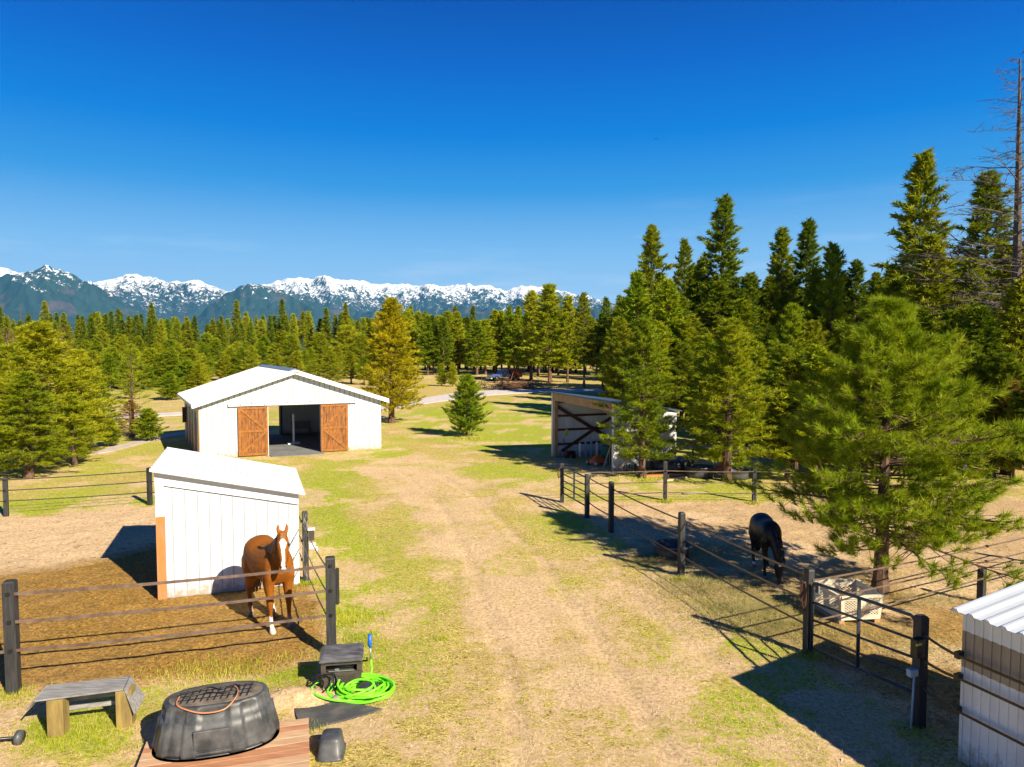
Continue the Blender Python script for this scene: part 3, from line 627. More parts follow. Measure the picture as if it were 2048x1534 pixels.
tree(222, 893, 838, 'small', 'little pine beside the dirt path between the left clump and the barn', wpx=44)
tree(375, 790, 722, 'small', 'young pine behind the left roof edge of the barn', wpx=70, crown='needles_bright')
tree(340, 800, 748, 'small', 'young pine in the dry field left of the barn roof', wpx=60, crown='needles_bright')
tree(20, 800, 655, 'birch', 'bare twiggy birch behind the pines at the left edge', wpx=130, name='birch_tree')
tree(128, 790, 650, 'birch', 'pale leafless bush rising behind the left pine clump', wpx=60, name='birch_tree')
tree(2024, 900, 95, 'larch0', 'tallest leafless larch at the right edge against the sky', wpx=390, name='larch_tree', rz=.3)
tree(2090, 900, 60, 'larch1', 'leafless larch with only its twigs showing at the right edge', wpx=240, name='larch_tree')
tree(2035, 935, 560, 'midpine1', 'bushy pine hiding the lower trunk of the tallest leafless larch', wpx=190, crown='needles_fir', rz=1)
# right wood
for x, yb, yt, k, wpx, lab in ((1300, 800, 450, 'lodge0', 110, 'tall pine with the leftmost high top of the right wood'), (1275, 830, 545, 'midpine0', 110, 'lighter pine in front of the leftmost tall top of the right wood'),
    (1362, 790, 478, 'lodge1', 75, 'slim dark pine between two tall tops left in the right wood'), (1437, 800, 393, 'lodge2', 130, 'tall pine with a sharp lone top in the middle of the right wood'),
    (1398, 800, 520, 'lodge0', 90, 'shorter dark pine left of the tall lone top in the right wood'), (1500, 800, 545, 'lodge1', 110, 'shorter pine right of the tall lone top in the right wood'),
    (1560, 800, 455, 'lodge0', 100, 'left one of the twin tall tops in the right wood'), (1605, 800, 440, 'lodge2', 105, 'right one of the twin tall tops in the right wood'),
    (1660, 810, 488, 'midpine1', 110, 'green pine right of the twin tall tops in the right wood'), (1705, 800, 520, 'lodge1', 100, 'pine with rusty twigs in the dip of the right wood'),
    (1745, 800, 545, 'lodge0', 90, 'dark pine low in the dip of the right wood'), (1826, 820, 304, 'lodge2', 165, 'tallest green pine of the right wood, open crown against the sky'),
    (1955, 820, 343, 'lodge0', 165, 'second tallest green pine, beside the leafless larch'), (1850, 850, 470, 'midpine2', 190, 'broad bushy pine in front of the tallest green pine'),
    (1925, 850, 520, 'midpine0', 170, 'bushy pine in front of the second tallest green pine'), (2010, 850, 490, 'midpine1', 170, 'bushy pine in front of the leafless larch'),
    (1780, 840, 560, 'midpine2', 130, 'mid green pine left of the broad bushy pine'), (1330, 840, 560, 'midpine1', 120, 'mid green pine behind the bright pine at the open shed'),
    (1480, 850, 600, 'midpine0', 110, 'mid green pine behind the pine at the grey tub')):
    tree(x, yb, yt, k, lab, wpx=wpx*1.15, crown='needles_fir' if k.startswith('mid') and x > 1700 else None)
R2_ = random.Random(77)
def size_word(h, lo, hi): return 'short' if h < lo else ('tall' if h > hi else 'medium')
CW = {'needles_dark': 'dark green', 'needles_fir': 'mid green', 'needles_bright': 'bright green', 'needles_pine': 'yellow green'}
KW = {'lodge': 'slender', 'midpi': 'open', 'pond0': 'bushy', 'pond1': 'ragged', 'pond2': 'dense', 'fir0': 'pointed', 'fir1': 'layered', 'fir2': 'narrow', 'small': 'rounded'}
def look(k, c): return KW.get(k, KW.get(k[:5], ''))+(' '+CW[c] if c else '')
def area(x, marks): return min(marks, key=lambda m: abs(m[0]-x))[1]
RM = [(1240, 'behind the open shed roof'), (1330, 'beside the leftmost tall top'), (1437, 'round the lone sharp top'), (1520, 'left of the twin tops'), (1600, 'under the twin tops'), (1700, 'in the low dip of the skyline'), (1826, 'under the tallest green pine'), (1955, 'beside the leafless larch'), (2060, 'at the right edge')]
for i in range(54):
    x = 1225+i*17.6+R2_.uniform(-14, 14); yb = R2_.uniform(758, 812)
    top = np.interp(x, [1200, 1300, 1440, 1520, 1600, 1720, 1830, 1960, 2100, 2300], [640, 555, 530, 560, 540, 560, 510, 500, 470, 450])+R2_.uniform(-10, 50)
    k, c = R2_.choice(['lodge0', 'lodge1', 'lodge2', 'midpine0', 'midpine2']), R2_.choice(['needles_dark', 'needles_fir'])
    tree(x, yb, top, k, size_word(yb-top, 195, 240)+' '+look(k, c)+' pine deep in the wood '+area(x, RM), wpx=R2_.uniform(100, 150), group='pines filling the right wood', crown=c)
for i in range(74):
    x = 1235+i*11.6+R2_.uniform(-14, 14); yb = R2_.uniform(835, 900)
    if x < 1400: yb = R2_.uniform(825, 850)
    elif x > 1560: yb = R2_.uniform(880, 968)
    hp_ = R2_.uniform(120, 210) if x < 1560 else R2_.uniform(150, 330)
    if 1590 < x < 1900: hp_ *= .85
    k, c = R2_.choice(['pond0', 'pond1', 'pond2', 'midpine1', 'midpine2']), R2_.choice(['needles_dark', 'needles_fir', 'needles_bright', 'needles_fir'])
    tree(x, yb, yb-hp_, k, size_word(hp_, 165, 235)+' '+look(k, c)+' pine edging the wood '+area(x, RM), wpx=hp_*R2_.uniform(.5, .72), group='pines edging the right wood', crown=c)
# middle wood
for x, yb, yt, k, wpx, lab in ((1100, 765, 568, 'midpine0', 120, 'tall broad light green pine left of the open shed'), (1062, 760, 582, 'midpine1', 90, 'light green pine leaning out left of the tall broad one'), (1135, 765, 592, 'midpine2', 80, 'light green pine just right of the tall broad one'),
    (1168, 775, 585, 'lodge1', 70, 'thin dark open pine behind the open shed'), (1205, 775, 625, 'lodge0', 60, 'smaller thin dark pine behind the open shed'),
    (1230, 800, 640, 'midpine1', 80, 'pine over the right end of the open shed roof')):
    tree(x, yb, yt, k, lab, wpx=wpx, crown='needles_dark' if k[0] == 'l' else None)
MM = [(820, 'right of the golden pine'), (895, 'behind the two thin young pines'), (960, 'left of the parked truck'), (1010, 'behind the parked truck'), (1080, 'beside the tall broad pine'), (1170, 'behind the open shed')]
for i in range(54):
    x = 800+i*7.6+R2_.uniform(-6, 6); yb = R2_.uniform(737, 752); top = np.interp(x, [800, 840, 900, 960, 1010, 1060, 1200], [622, 622, 626, 636, 620, 612, 640])+R2_.uniform(-6, 16)
    k, c = R2_.choice(['midpine0', 'midpine1', 'midpine2', 'lodge0']), R2_.choice(['needles_bright', 'needles_bright', 'needles_fir'])
    tree(x, yb, top, k, size_word(yb-top, 112, 122)+' '+look(k, c)+' far pine '+area(x, MM), wpx=R2_.uniform(50, 72), group='pines of the wood behind the drive', crown=c)
# far left wood
for x, yt, k, lab in ((5, 612, 'fir0', 'dark fir at the far left of the far wood'), (45, 600, 'larch2', 'bare brown larch left in the far wood'), (92, 602, 'fir1', 'wide topped fir under the sharp left mountain'), (238, 618, 'fir2', 'fir under the notch between the left mountains'),
    (305, 605, 'fir0', 'tall pointed fir above the left field'), (370, 600, 'larch2', 'leafless larch beside a pale pine in the far wood'), (474, 600, 'fir1', 'tall layered fir directly above the left roof slope of the barn'),
    (430, 612, 'larch2', 'brown leafless larch left of the tall layered fir'), (566, 598, 'fir2', 'tallest fir above the barn ridge'), (600, 608, 'larch2', 'brown leafless larch right of the tallest fir above the barn'), (692, 605, 'fir0', 'dark fir left of the golden pine'), (655, 615, 'fir1', 'fir between the barn ridge and the golden pine'), (822, 612, 'fir1', 'fir just right of the golden pine'), (910, 612, 'fir0', 'dark fir over the wood left of centre'), (945, 612, 'fir2', 'dark round topped fir over the wood near the centre')):
    tree(x, R2_.uniform(722, 732), yt, k, lab, wpx=44 if k[0] == 'f' else 30, name='larch_tree' if k[0] == 'l' else 'fir_tree')
FM = [(20, 'at the left edge'), (105, 'under the sharp left mountain'), (190, 'behind the left pine clump'), (265, 'above the ragged pine'), (350, 'over the dry field'), (440, 'above the left roof slope of the barn'), (520, 'above the barn ridge'), (600, 'above the right roof slope of the barn'), (690, 'left of the golden pine'), (800, 'right of the golden pine')]
for i in range(104):
    x = -30+i*8.6+R2_.uniform(-9, 9); yb = R2_.uniform(717, 733); top = np.interp(x, [0, 120, 200, 300, 400, 500, 700, 860], [640, 632, 628, 632, 634, 632, 628, 630])+R2_.uniform(-8, 16)
    k, c = R2_.choice(['fir0', 'fir1', 'fir2', 'midpine0']), R2_.choice([None, None, 'needles_dark'])
    tree(x, yb, top, k, crown=c, label=size_word(yb-top, 90, 99)+' '+look(k, c)+' far fir '+area(x, FM), wpx=R2_.uniform(34, 46), group='firs of the far wood', name='fir_tree')
for i in range(88):
    x = (-20+i*13.2+R2_.uniform(-9, 9)) if i < 58 else R2_.uniform(180, 500)
    yb = R2_.uniform(742, 775) if x > 420 else R2_.uniform(742, 800)
    if x > 740: continue
    if x < 100: yb = R2_.uniform(745, 770)
    if 300 < x < 380: yb = min(yb, 775)
    hp_ = R2_.uniform(42, 84)+(14 if x > 560 else 0)
    k, c = R2_.choice(['pond0', 'pond1', 'small', 'midpine1']), R2_.choice(['needles_bright', 'needles_pine'])
    tree(x, yb, yb-hp_, k, size_word(hp_, 55, 72)+' '+look(k, c)+' young pine '+area(x, FM), wpx=hp_*R2_.uniform(.72, 1.0), group='young pines in the field behind the barn', crown=c)
tree(642, 735, 680, 'blue', 'dark blue green spruce behind the barn ridge', wpx=26, name='spruce_tree'); tree(605, 735, 678, 'blue', 'blue green spruce above the middle of the barn roof', wpx=28, name='spruce_tree')
# the wood behind, a mass nobody could count
def wood_mass(name, x0, x1, yb, yt, n, key, label, seed, crown):
    r = np.random.default_rng(seed); cr, tr, h0, r0 = PR[key]; nv = len(cr.vertices); co = np.empty(nv*3, np.float32); cr.vertices.foreach_get('co', co); co = co.reshape(-1, 3, 3)[::5]; out = []
    for i in range(n):
        b = P(r.uniform(x0, x1), yb+r.uniform(-6, 6)); H = PZ(b, yt+r.uniform(-12, 14)); s = H/h0; a = r.uniform(0, 6.28)
        c = co.mean(1, keepdims=True); q = (c+(co-c)*1.9)*np.array([s*1.1, s*1.1, s]); R = np.array([[math.cos(a), math.sin(a), 0], [-math.sin(a), math.cos(a), 0], [0, 0, 1]])
        out.append(q@R+np.array([b.x, b.y, 0]))
    o = link(name, tri_mesh(name, np.concatenate(out)), M[crown]); tag(o, label, 'woodland', kind='stuff')
wood_mass('distant_woodland', -900, 1150, 712, 642, 150, 'fir0', 'far dark band of woodland between the trees and the mountains', 5, 'needles_fir')
wood_mass('deep_woodland', 1200, 2250, 752, 585, 110, 'lodge1', 'deep dark woodland behind the right wood', 6, 'needles_dark')
wood_mass('dark_woodland', 790, 1180, 742, 650, 70, 'midpine1', 'dark inside of the wood behind the drive', 7, 'needles_dark')
# ---------------------------------------------------------------- barn
def clothes_ribs(mb, o, u, nrm, a0, a1, step, z0, ztop, w_=.04, t=.012, skip=None):
    """raised ribs of a steel panel wall; ztop(a) gives the upper end"""
    a = a0
    while a < a1:
        if skip is None or not skip(a): mb.box(o+u*a+Vector((0, 0, z0)), u*w_, nrm*t, (0, 0, ztop(a)-z0))
        else: zz = skip(a); mb.box(o+u*a+Vector((0, 0, zz)), u*w_, nrm*t, (0, 0, ztop(a)-zz))
        a += step
def solve_a(o, u, px):
    """distance along u from o where the photo column px is met (ground level)"""
    k = (px-1024)/F; sy = cp; off = HC*sp
    return (k*(o.y*sy+off)-o.x)/(u.x-k*u.y*sy)
M['shade_grey_pale'] = simple('shade_grey_pale', (.56, .57, .58, 1), None, 3, .5)  # weaker version of the painted rib shade, for the roofs
BL = P(400, 918); BR = P(762.5, 897.5); BW = (BR-BL).length; bu = (BR-BL)/BW
bv = Vector((-.49, .87, 0)).normalized(); BD = 7.6
barn = thing('barn', BL, 'white metal barn with low gable roof and two orange sliding doors', 'barn')
EZ = 2.42; RZ = PZ(BL+bu*BW/2, 744); bn = Vector((bu.y, -bu.x, 0)); zz = lambda a: EZ+(RZ-EZ)*(1-abs(a-BW/2)/(BW/2))
B_ = lambda a, b, z: BL+bu*a+bv*b+Vector((0, 0, z))
oa = solve_a(BL, bu, 537.5); ob = solve_a(BL, bu, 642); oz = PZ(BL+bu*oa, 812)
t = .12
mb = MB()
mb.prism([B_(0, 0, -.05), B_(oa, 0, -.05), B_(oa, 0, zz(oa)), B_(0, 0, zz(0))], bv*t)
mb.prism([B_(ob, 0, -.05), B_(BW, 0, -.05), B_(BW, 0, zz(BW)), B_(ob, 0, zz(ob))], bv*t)
mb.prism([B_(oa, 0, oz), B_(ob, 0, oz), B_(ob, 0, zz(ob)), B_(BW/2, 0, RZ), B_(oa, 0, zz(oa))], bv*t)
mb.build('front_wall', M['white_metal'], barn)
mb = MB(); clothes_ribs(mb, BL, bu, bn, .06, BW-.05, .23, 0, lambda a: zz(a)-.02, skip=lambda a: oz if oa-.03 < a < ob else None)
mb.build('shade_grey_ribs', M['shade_grey'], barn)  # raised ribs coloured grey so their shade lines show on the white wall
# back wall with a door opening on its left half
ba, bb = 3.05, 4.75
def solve_b(px, b):
    o = BL+bv*b; return solve_a(o, bu, px)
ba = solve_b(520, BD); bb = solve_b(559, BD)
mb = MB()
mb.prism([B_(0, BD, -.05), B_(ba, BD, -.05), B_(ba, BD, zz(ba)), B_(0, BD, zz(0))], -bv*t)
mb.prism([B_(bb, BD, -.05), B_(BW, BD, -.05), B_(BW, BD, zz(BW)), B_(BW/2, BD, RZ), B_(bb, BD, zz(bb))], -bv*t)
mb.prism([B_(ba, BD, 2.15), B_(bb, BD, 2.15), B_(bb, BD, zz(bb)), B_(ba, BD, zz(ba))], -bv*t)
clothes_ribs(mb, BL+bv*(BD-t), bu, bn, bb+.05, BW-.2, .23, 0, lambda a: min(zz(a), 2.4), t=.012)
mb.build('back_wall', M['white_metal'], barn)
mb = MB(); mb.box(B_(bb-.02, BD-.55, 0), bu*.07, bv*.5, (0, 0, 2.1)); mb.build('inner_door', M['dark_wood'], barn)
for nm, a in (('side_wall', 0), ('side_wall', BW-t)):
    mb = MB(); mb.prism([B_(a, t, -.05), B_(a, BD-t, -.05), B_(a, BD-t, EZ-.06), B_(a, t, EZ-.06)], bu*t)
    k = .3
    while k < BD-.2:
        if a == 0: mb.box(B_(-.018, k, 0), bu*.018, bv*.03, (0, 0, EZ-.08))
        else: mb.box(B_(BW, k, 0), bu*.018, bv*.03, (0, 0, EZ-.08))
        k += .23
    mb.build(nm, M['white_metal'], barn)
mb = MB(); mb.box(B_(t, t, -.04), bu*(BW-2*t), bv*(BD-2*t), (0, 0, .07)); mb.box(B_(oa, -.7, -.05), bu*(ob-oa), bv*.82, (0, 0, .075)); mb.build('floor_slab', M['concrete'], barn)
# roof slabs with overhang, ribs and ridge cap
ov = .28; rt = .07
for side in (0, 1):
    mb = MB(); e0 = -.30 if side == 0 else BW+.30; sl = (RZ-EZ)/(BW/2); ze = EZ-.30*sl
    pr = [B_(e0, -ov, ze), B_(BW/2, -ov, RZ+.0), B_(BW/2, -ov, RZ+rt+.02), B_(e0, -ov, ze+rt)]
    mb.prism([p+Vector((0, 0, .03)) for p in pr], bv*(BD+2*ov))
    n = 32
    for i in range(n):
        b = -ov+.05+(BD+2*ov-.12)*i/(n-1)
        pass
    mb.build('roof', M['white_metal'], barn)
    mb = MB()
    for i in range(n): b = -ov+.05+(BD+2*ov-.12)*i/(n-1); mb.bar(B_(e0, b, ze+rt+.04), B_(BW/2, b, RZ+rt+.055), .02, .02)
    mb.build('pale_shade_ribs', M['shade_grey_pale'], barn)  # roof ribs with their shade put into the pale grey colour
mb = MB()
for s in (-1, 1): mb.prism([B_(BW/2, -ov-.02, RZ+rt+.085), B_(BW/2+s*.22, -ov-.02, RZ+rt+.075-.22*sl), B_(BW/2+s*.22, -ov-.02, RZ+rt+.095-.22*sl), B_(BW/2, -ov-.02, RZ+rt+.105)], bv*(BD+2*ov+.04))
mb.build('ridge_cap', M['galv'], barn)
for e0, s in ((-.30, 1), (BW+.30, -1)):
    mb = MB(); ze = EZ-.30*sl; mb.prism([B_(e0, -ov-.035, ze-.08), B_(BW/2, -ov-.035, RZ-.08), B_(BW/2, -ov-.035, RZ+.115), B_(e0, -ov-.035, ze+.115)], bv*.03); mb.build('rake_trim', M['white_trim'], barn)
mb = MB(); mb.box(B_(-.32, -ov, EZ-.30*sl-.02), bu*.02, bv*(BD+2*ov), (0, 0, .12)); mb.build('gutter', M['white_trim'], barn)
mb = MB(); mb.box(B_(-.035, -.035, 0), bu*.05, bv*.1, (0, 0, EZ-.05)); mb.build('corner_trim', M['fascia_wood'], barn)
for a in (oa-.07, ob): mb = MB(); mb.box(B_(a, -.045, 0), bu*.07, bv*.045, (0, 0, oz)); mb.build('door_jamb', M['white_trim'], barn)
# lettering at the peak
def text(s, name, size, o, u, up, m, parent, bold=.0, depth=.004):
    cu = bpy.data.curves.new(name, 'FONT'); cu.body = s; cu.size = size; cu.extrude = depth; cu.align_x = 'CENTER'; cu.offset = bold
    ob_ = bpy.data.objects.new(name, cu); C.objects.link(ob_); bpy.context.view_layer.update()
    me = bpy.data.meshes.new_from_object(ob_.evaluated_get(bpy.context.evaluated_depsgraph_get())); bpy.data.objects.remove(ob_)
    n = u.cross(up).normalized(); mt = Matrix((u, up, n)).transposed().to_4x4(); mt.translation = o-ORG[parent.name]
    me.transform(mt); me.materials.clear(); return link(name, me, m, parent)
text('CLEARY', 'roof_lettering', .11, B_(BW/2+.02, -ov-.045, RZ-.045), bu, Vector((0, 0, 1)), M['grey_plastic'], barn, .002)
# sliding doors and track
ta, tb = solve_a(BL, bu, 458), solve_a(BL, bu, 712); tz = oz+.04
mb = MB(); mb.box(B_(ta, -.13, tz), bu*(tb-ta), bv*.09, (0, 0, .07)); 
for k in range(12):
    a = ta+(tb-ta)*k/11; mb.box(B_(a-.02, -.10, tz+.07), bu*.035, bv*.08, (0, 0, .10))
mb.build('door_track', M['white_trim'], barn)
def barn_door(x0, x1, flip):
    a0, a1 = solve_a(BL, bu, x0), solve_a(BL, bu, x1); z1 = oz-.01; z0 = .04; wd = a1-a0
    mb = MB(); n = 9
    for k in range(n): mb.box(B_(a0+wd*k/n, -.10, z0), bu*(wd/n-.006), bv*.04, (0, 0, z1-z0))
    d = mb.build('sliding_door', M['door_wood'], barn)
    fr = MB(); y = -.115
    for (p, q) in (((a0+.05, z0), (a0+.05, z1)), ((a1-.05, z0), (a1-.05, z1)), ((a0, z1-.05), (a1, z1-.05)), ((a0, z0+.05), (a1, z0+.05)), ((a0, (z0+z1)/2), (a1, (z0+z1)/2))):
        y -= .0008; fr.bar(B_(p[0], y, p[1]), B_(q[0], y, q[1]), .02, .10, up=(bu if p[0] == q[0] else (0, 0, 1)))
    lo, hi = (a0+.08, a1-.08) if not flip else (a1-.08, a0+.08); zm = (z0+z1)/2
    for q in (((lo, z1-.08), (hi, zm+.03)), ((lo, z0+.08), (hi, zm-.03))):
        y -= .0008; fr.bar(B_(q[0][0], y, q[0][1]), B_(q[1][0], y, q[1][1]), .02, .09)
    fr.build('door_brace', M['door_wood2'], d)
    h = MB(); h.cbox(B_(a0+.12, -.13, z1), .05, .02, .14, math.atan2(bu.y, bu.x)); h.cbox(B_(a1-.12, -.13, z1), .05, .02, .14, math.atan2(bu.y, bu.x)); h.build('hanger', M['galv'], d)
M['door_wood2'] = simple('door_wood2', (.32, .118, .014, 1), (.20, .07, .010, 1), 6, .5, contrast=(.4, .65))
barn_door(477, 536, False); barn_door(641.5, 695.5, True)
for b in (1.2, 2.7, 4.2, 5.7):
    mb = MB(); mb.box(B_(-.03, b, .05), bu*.03, bv*.75, (0, 0, 1.15)); d = mb.build('stall_door', M['door_wood'], barn)
    mb = MB(); mb.prism([B_(-.026, b, 1.22), B_(-.026, b+.75, 1.22), B_(-.026, b+.75, 1.7), B_(-.026, b+.6, 1.9), B_(-.026, b+.375, 1.97), B_(-.026, b+.15, 1.9), B_(-.026, b, 1.7)], bu*.026); mb.build('window_dark_plate', M['insulator'], d)  # black plate stands in for the unlit inside; no hole is cut
mb = MB(); mb.box(B_(-.2, 6.4, 1.0), bu*.18, bv*.05, (0, 0, .8)); mb.build('open_shutter', M['dark_wood'], barn)
mb = MB(); c = B_(ob-.55, 3.2, .04); mb.cbox(c, .6, .6, .05, .4); mb.cbox(c, .09, .09, 1.5, .4); o = mb.build('bollard_stand', M['white_trim'], loc=c); tag(o, 'white upright stand inside the barn doorway', 'stand')
bench_r = thing('indoor_bench', B_(bb+1.0, BD-1.0, .03), 'pale bench against the back wall inside the barn', 'bench')
mb = MB(); mb.box(B_(bb+.5, BD-1.1, .40), bu*1.0, bv*.35, (0, 0, .04)); mb.build('seat', M['grey_wood'], bench_r)
mb = MB(); mb.box(B_(bb+.5, BD-.78, .46), bu*1.0, bv*.03, (0, 0, .32)); mb.build('backrest', M['grey_wood'], bench_r)
for a in (.55, 1.42): mb = MB(); mb.box(B_(bb+a, BD-1.05, .03), bu*.05, bv*.3, (0, 0, .37)); mb.build('leg', M['grey_wood'], bench_r)

# ---------------------------------------------------------------- run-in shed in the left paddock
SL = P(319, 1199); SR = P(598, 1167); SW = (SR-SL).length; su = (SR-SL)/SW; sv = Vector((-.35, .937, 0)); sn = Vector((su.y, -su.x, 0)); SDp = 2.75
shed = thing('loafing_shed', SL, 'white board sided run-in shed with sloping metal roof behind the chestnut horse', 'shed')
z0_, z1_ = PZ(SL, 941), PZ(SR, 984); zt = lambda a: z0_+(z1_-z0_)*a/SW
S_ = lambda a, b, z: SL+su*a+sv*b+Vector((0, 0, z))
mb = MB(); mb.prism([S_(0, -.012, 0), S_(SW, -.012, 0), S_(SW, -.012, zt(SW)-.25), S_(0, -.012, zt(0)-.25)], sv*.01); mb.build('groove_shade_backing', M['shade_grey'], shed)  # grey sheet painted as the shadow in the gaps between boards
mb = MB(); mb.prism([S_(.0, 0, -.05), S_(SW, 0, -.05), S_(SW, 0, zt(SW)-.02), S_(0, 0, zt(0)-.02)], sv*.05)
mb2 = MB(); nb_ = 11; xs = [335, 351, 376, 401, 424, 447, 470, 493, 516, 539, 561, 581, 597]
for i in range(len(xs)-1):
    a0 = solve_a(SL, su, xs[i]); a1 = solve_a(SL, su, xs[i+1])-.026; a1 = min(a1, SW-.01)
    mb.prism([S_(a0, -.022, .03), S_(a1, -.022, .03), S_(a1, -.022, zt(a1)-.30), S_(a0, -.022, zt(a0)-.30)], sv*.02)
    k = a0+.03
    while k < a1-.03: mb.box(S_(k, -.026, .04), su*.012, sv*.005, (0, 0, zt(k)-.36)); k += .055
M['white_board'] = simple('white_board', (.62, .66, .71, 1), (.56, .59, .63, 1), 3, .5, bmp=.2, bscale=30, stretch=(6, 6, .3), splash=True)
mb.build('front_wall', M['white_board'], shed)
mb = MB(); mb.prism([S_(-.03, -.055, zt(0)-.26), S_(SW+.02, -.055, zt(SW)-.25), S_(SW+.02, -.055, zt(SW)-.0), S_(-.03, -.055, zt(0)-.0)], sv*.035); mb.build('fascia_board', M['white_trim'], shed)
mb = MB(); mb.box(S_(-.02, -.05, PZ(SL, 1033)), su*.15, sv*.04, (0, 0, zt(0)-PZ(SL, 1033)-.27)); mb.build('corner_board', M['white_trim'], shed); mb = MB(); mb.box(S_(SW-.1, -.045, 0), su*.11, sv*.04, (0, 0, zt(SW)-.28)); mb.build('corner_board', M['white_trim'], shed)
mb = MB(); mb.box(S_(-.02, -.06, 0), su*.155, sv*.06, (0, 0, PZ(SL, 1033)-.004)); mb.build('kick_board', M['orange_wood'], shed)
mb = MB(); mb.prism([S_(0, SDp, -.05), S_(SW, SDp, -.05), S_(SW, SDp, zt(SW)-.02), S_(0, SDp, zt(0)-.02)], -sv*.05); mb.build('back_wall', M['white_board'], shed)
mb = MB(); mb.box(S_(SW-.05, .05, -.05), su*.05, sv*(SDp-.1), (0, 0, z1_)); mb.build('side_wall', M['white_board'], shed)
for b in (.05, SDp-.18): mb = MB(); mb.box(S_(0, b, 0), su*.12, sv*.12, (0, 0, z0_-.05)); mb.build('post', M['orange_wood'], shed)
mb = MB(); r0 = S_(-.22, -.18, z0_+.05); 
ra, rb_ = P(302, 936, z0_+.05), P(610, 979, z1_+.0)
e1, e2 = S_(-.09, -.22, zt(-.09)), S_(SW+.14, -.22, zt(SW+.14)); dv = sv*(SDp+.4)
mb.hexa([e1, e2, e2+dv, e1+dv], [p+Vector((0, 0, .035)) for p in (e1, e2, e2+dv, e1+dv)])
mb.build('roof', M['white_metal'], shed)
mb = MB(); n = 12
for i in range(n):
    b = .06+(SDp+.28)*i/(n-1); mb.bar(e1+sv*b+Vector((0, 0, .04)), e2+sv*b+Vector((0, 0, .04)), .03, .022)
mb.build('pale_shade_ribs', M['shade_grey_pale'], shed)  # ribs carry their shade as pale grey colour

# ---------------------------------------------------------------- silver shed, right foreground
C0 = P(1917, 1519); fd = Vector((.36, -.93, 0)).normalized(); rd = Vector((.93, .36, 0)).normalized(); cn = Vector((-fd.y, fd.x, 0))*-1
cn = Vector((fd.y, -fd.x, 0))
if cn.dot(rd) > 0: cn = -cn
ss = thing('metal_shed', C0, 'small ribbed metal shed at the right foreground corner', 'shed')
CH = PZ(C0, 1222); FL = 3.2; Q_ = lambda a, b, z: C0+fd*a+rd*b+Vector((0, 0, z))
zb = [(-.05, 1.16, 'white_dirty', 'lower_panel'), (1.16, 1.60, 'trans_panel', 'translucent_panel'), (1.60, CH, 'white_dirty', 'upper_panel')]
for za, zc, m_, nm in zb:
    mb = MB(); k = 0
    mb.box(Q_(0, 0, za), fd*FL, rd*.03, (0, 0, zc-za))
    while k < FL:
        mb.box(Q_(k, -.012, za), fd*.035, rd*.012, (0, 0, zc-za)); k += .105
    mb.build(nm, M[m_], ss)
mb = MB(); mb.box(Q_(0, .03, -.05), rd*2.5, fd*.03, (0, 0, CH)); mb.build('back_wall', M['white_dirty'], ss)
mb = MB(); ee = .10; sl2 = .14
c_ = [Q_(-ee, -ee, CH-.01), Q_(FL, -ee, CH-.01), Q_(FL, 2.4, CH-.01+2.5*sl2), Q_(-ee, 2.4, CH-.01+2.5*sl2)]
mb.hexa(c_, [p+Vector((0, 0, .012)) for p in c_])
k = -ee+.02
while k < FL:
    p, q = Q_(k, -ee-.002, CH+.003), Q_(k, 2.39, CH+.003+2.49*sl2)
    mb.hexa([p, p+fd*.09, q+fd*.09, q], [v+Vector((0, 0, .028)) for v in (p+fd*.025, p+fd*.065, q+fd*.065, q+fd*.025)]); k += .19
mb.build('roof', M['roof_bright'] if 'roof_bright' in M else M['white_metal'], ss)
for zi in (PZ(C0, 1308), PZ(C0, 1352), PZ(C0, 1417)):
    mb = MB(); mb.box(Q_(-.03, -.10, zi-.04), fd*.06, rd*.10, (0, 0, .08)); mb.build('insulator', M['insulator'], ss)
    mb = MB(); mb.bar(Q_(-.02, -.09, zi), Q_(FL, -.09, zi), .012, .03); mb.build('strap', M['strap_dark'], ss)

# ---------------------------------------------------------------- open lean-to behind the right paddock
LA = P(1103, 913); LB = P(1226, 943); LC = P(1345, 938); lu = (LB-LA).normalized(); LWd = (LB-LA).length; lv = Vector((.94, .34, 0)).normalized(); LDp = (LC-LB).length+.3
lt = thing('open_shed', LA, 'open fronted white metal lean-to with a wood fascia and crossed braces inside', 'shed')
L_ = lambda a, b, z: LA+lu*a+lv*b+Vector((0, 0, z))
lza, lzb = PZ(LA, 784), PZ(LB, 806); 
mb = MB(); mb.prism([L_(0, .1, -.05), L_(0, LDp, -.05), L_(0, LDp, lza-.42), L_(0, .1, lza-.03)], lu*.05); ldz = lambda k: .42*k/LDp
k = .2
while k < LDp: mb.box(L_(.05, k, 0), lv*.02, lu*.012, (0, 0, lza-.1-ldz(k))); mb.box(L_(-.012, k, 0), lv*.02, lu*.012, (0, 0, lza-.1-ldz(k))); k += .2
mb.build('long_wall', M['white_dirty'], lt)
mb = MB(); mb.prism([L_(LWd-.05, .02, -.05), L_(LWd-.05, LDp, -.05), L_(LWd-.05, LDp, lzb-.42), L_(LWd-.05, .02, lzb-.03)], lu*.05); k = .2
while k < LDp: mb.box(L_(LWd, k, 0), lv*.03, lu*.015, (0, 0, lzb-.1-ldz(k))); k += .23
mb.build('side_wall', M['white_dirty'], lt)
mb = MB(); mb.prism([L_(0, LDp, -.05), L_(LWd, LDp, -.05), L_(LWd, LDp, lzb-.43), L_(0, LDp, lza-.43)], lv*.05); mb.build('end_wall', M['white_dirty'], lt)
mb = MB(); mb.box(L_(-.02, 0, 0), lu*.10, lv*.08, (0, 0, lza)); mb.build('corner_trim', M['white_dirty'], lt); mb = MB(); mb.box(L_(LWd-.05, -.03, 0), lu*.10, lv*.05, (0, 0, lzb)); mb.build('corner_trim', M['white_dirty'], lt)
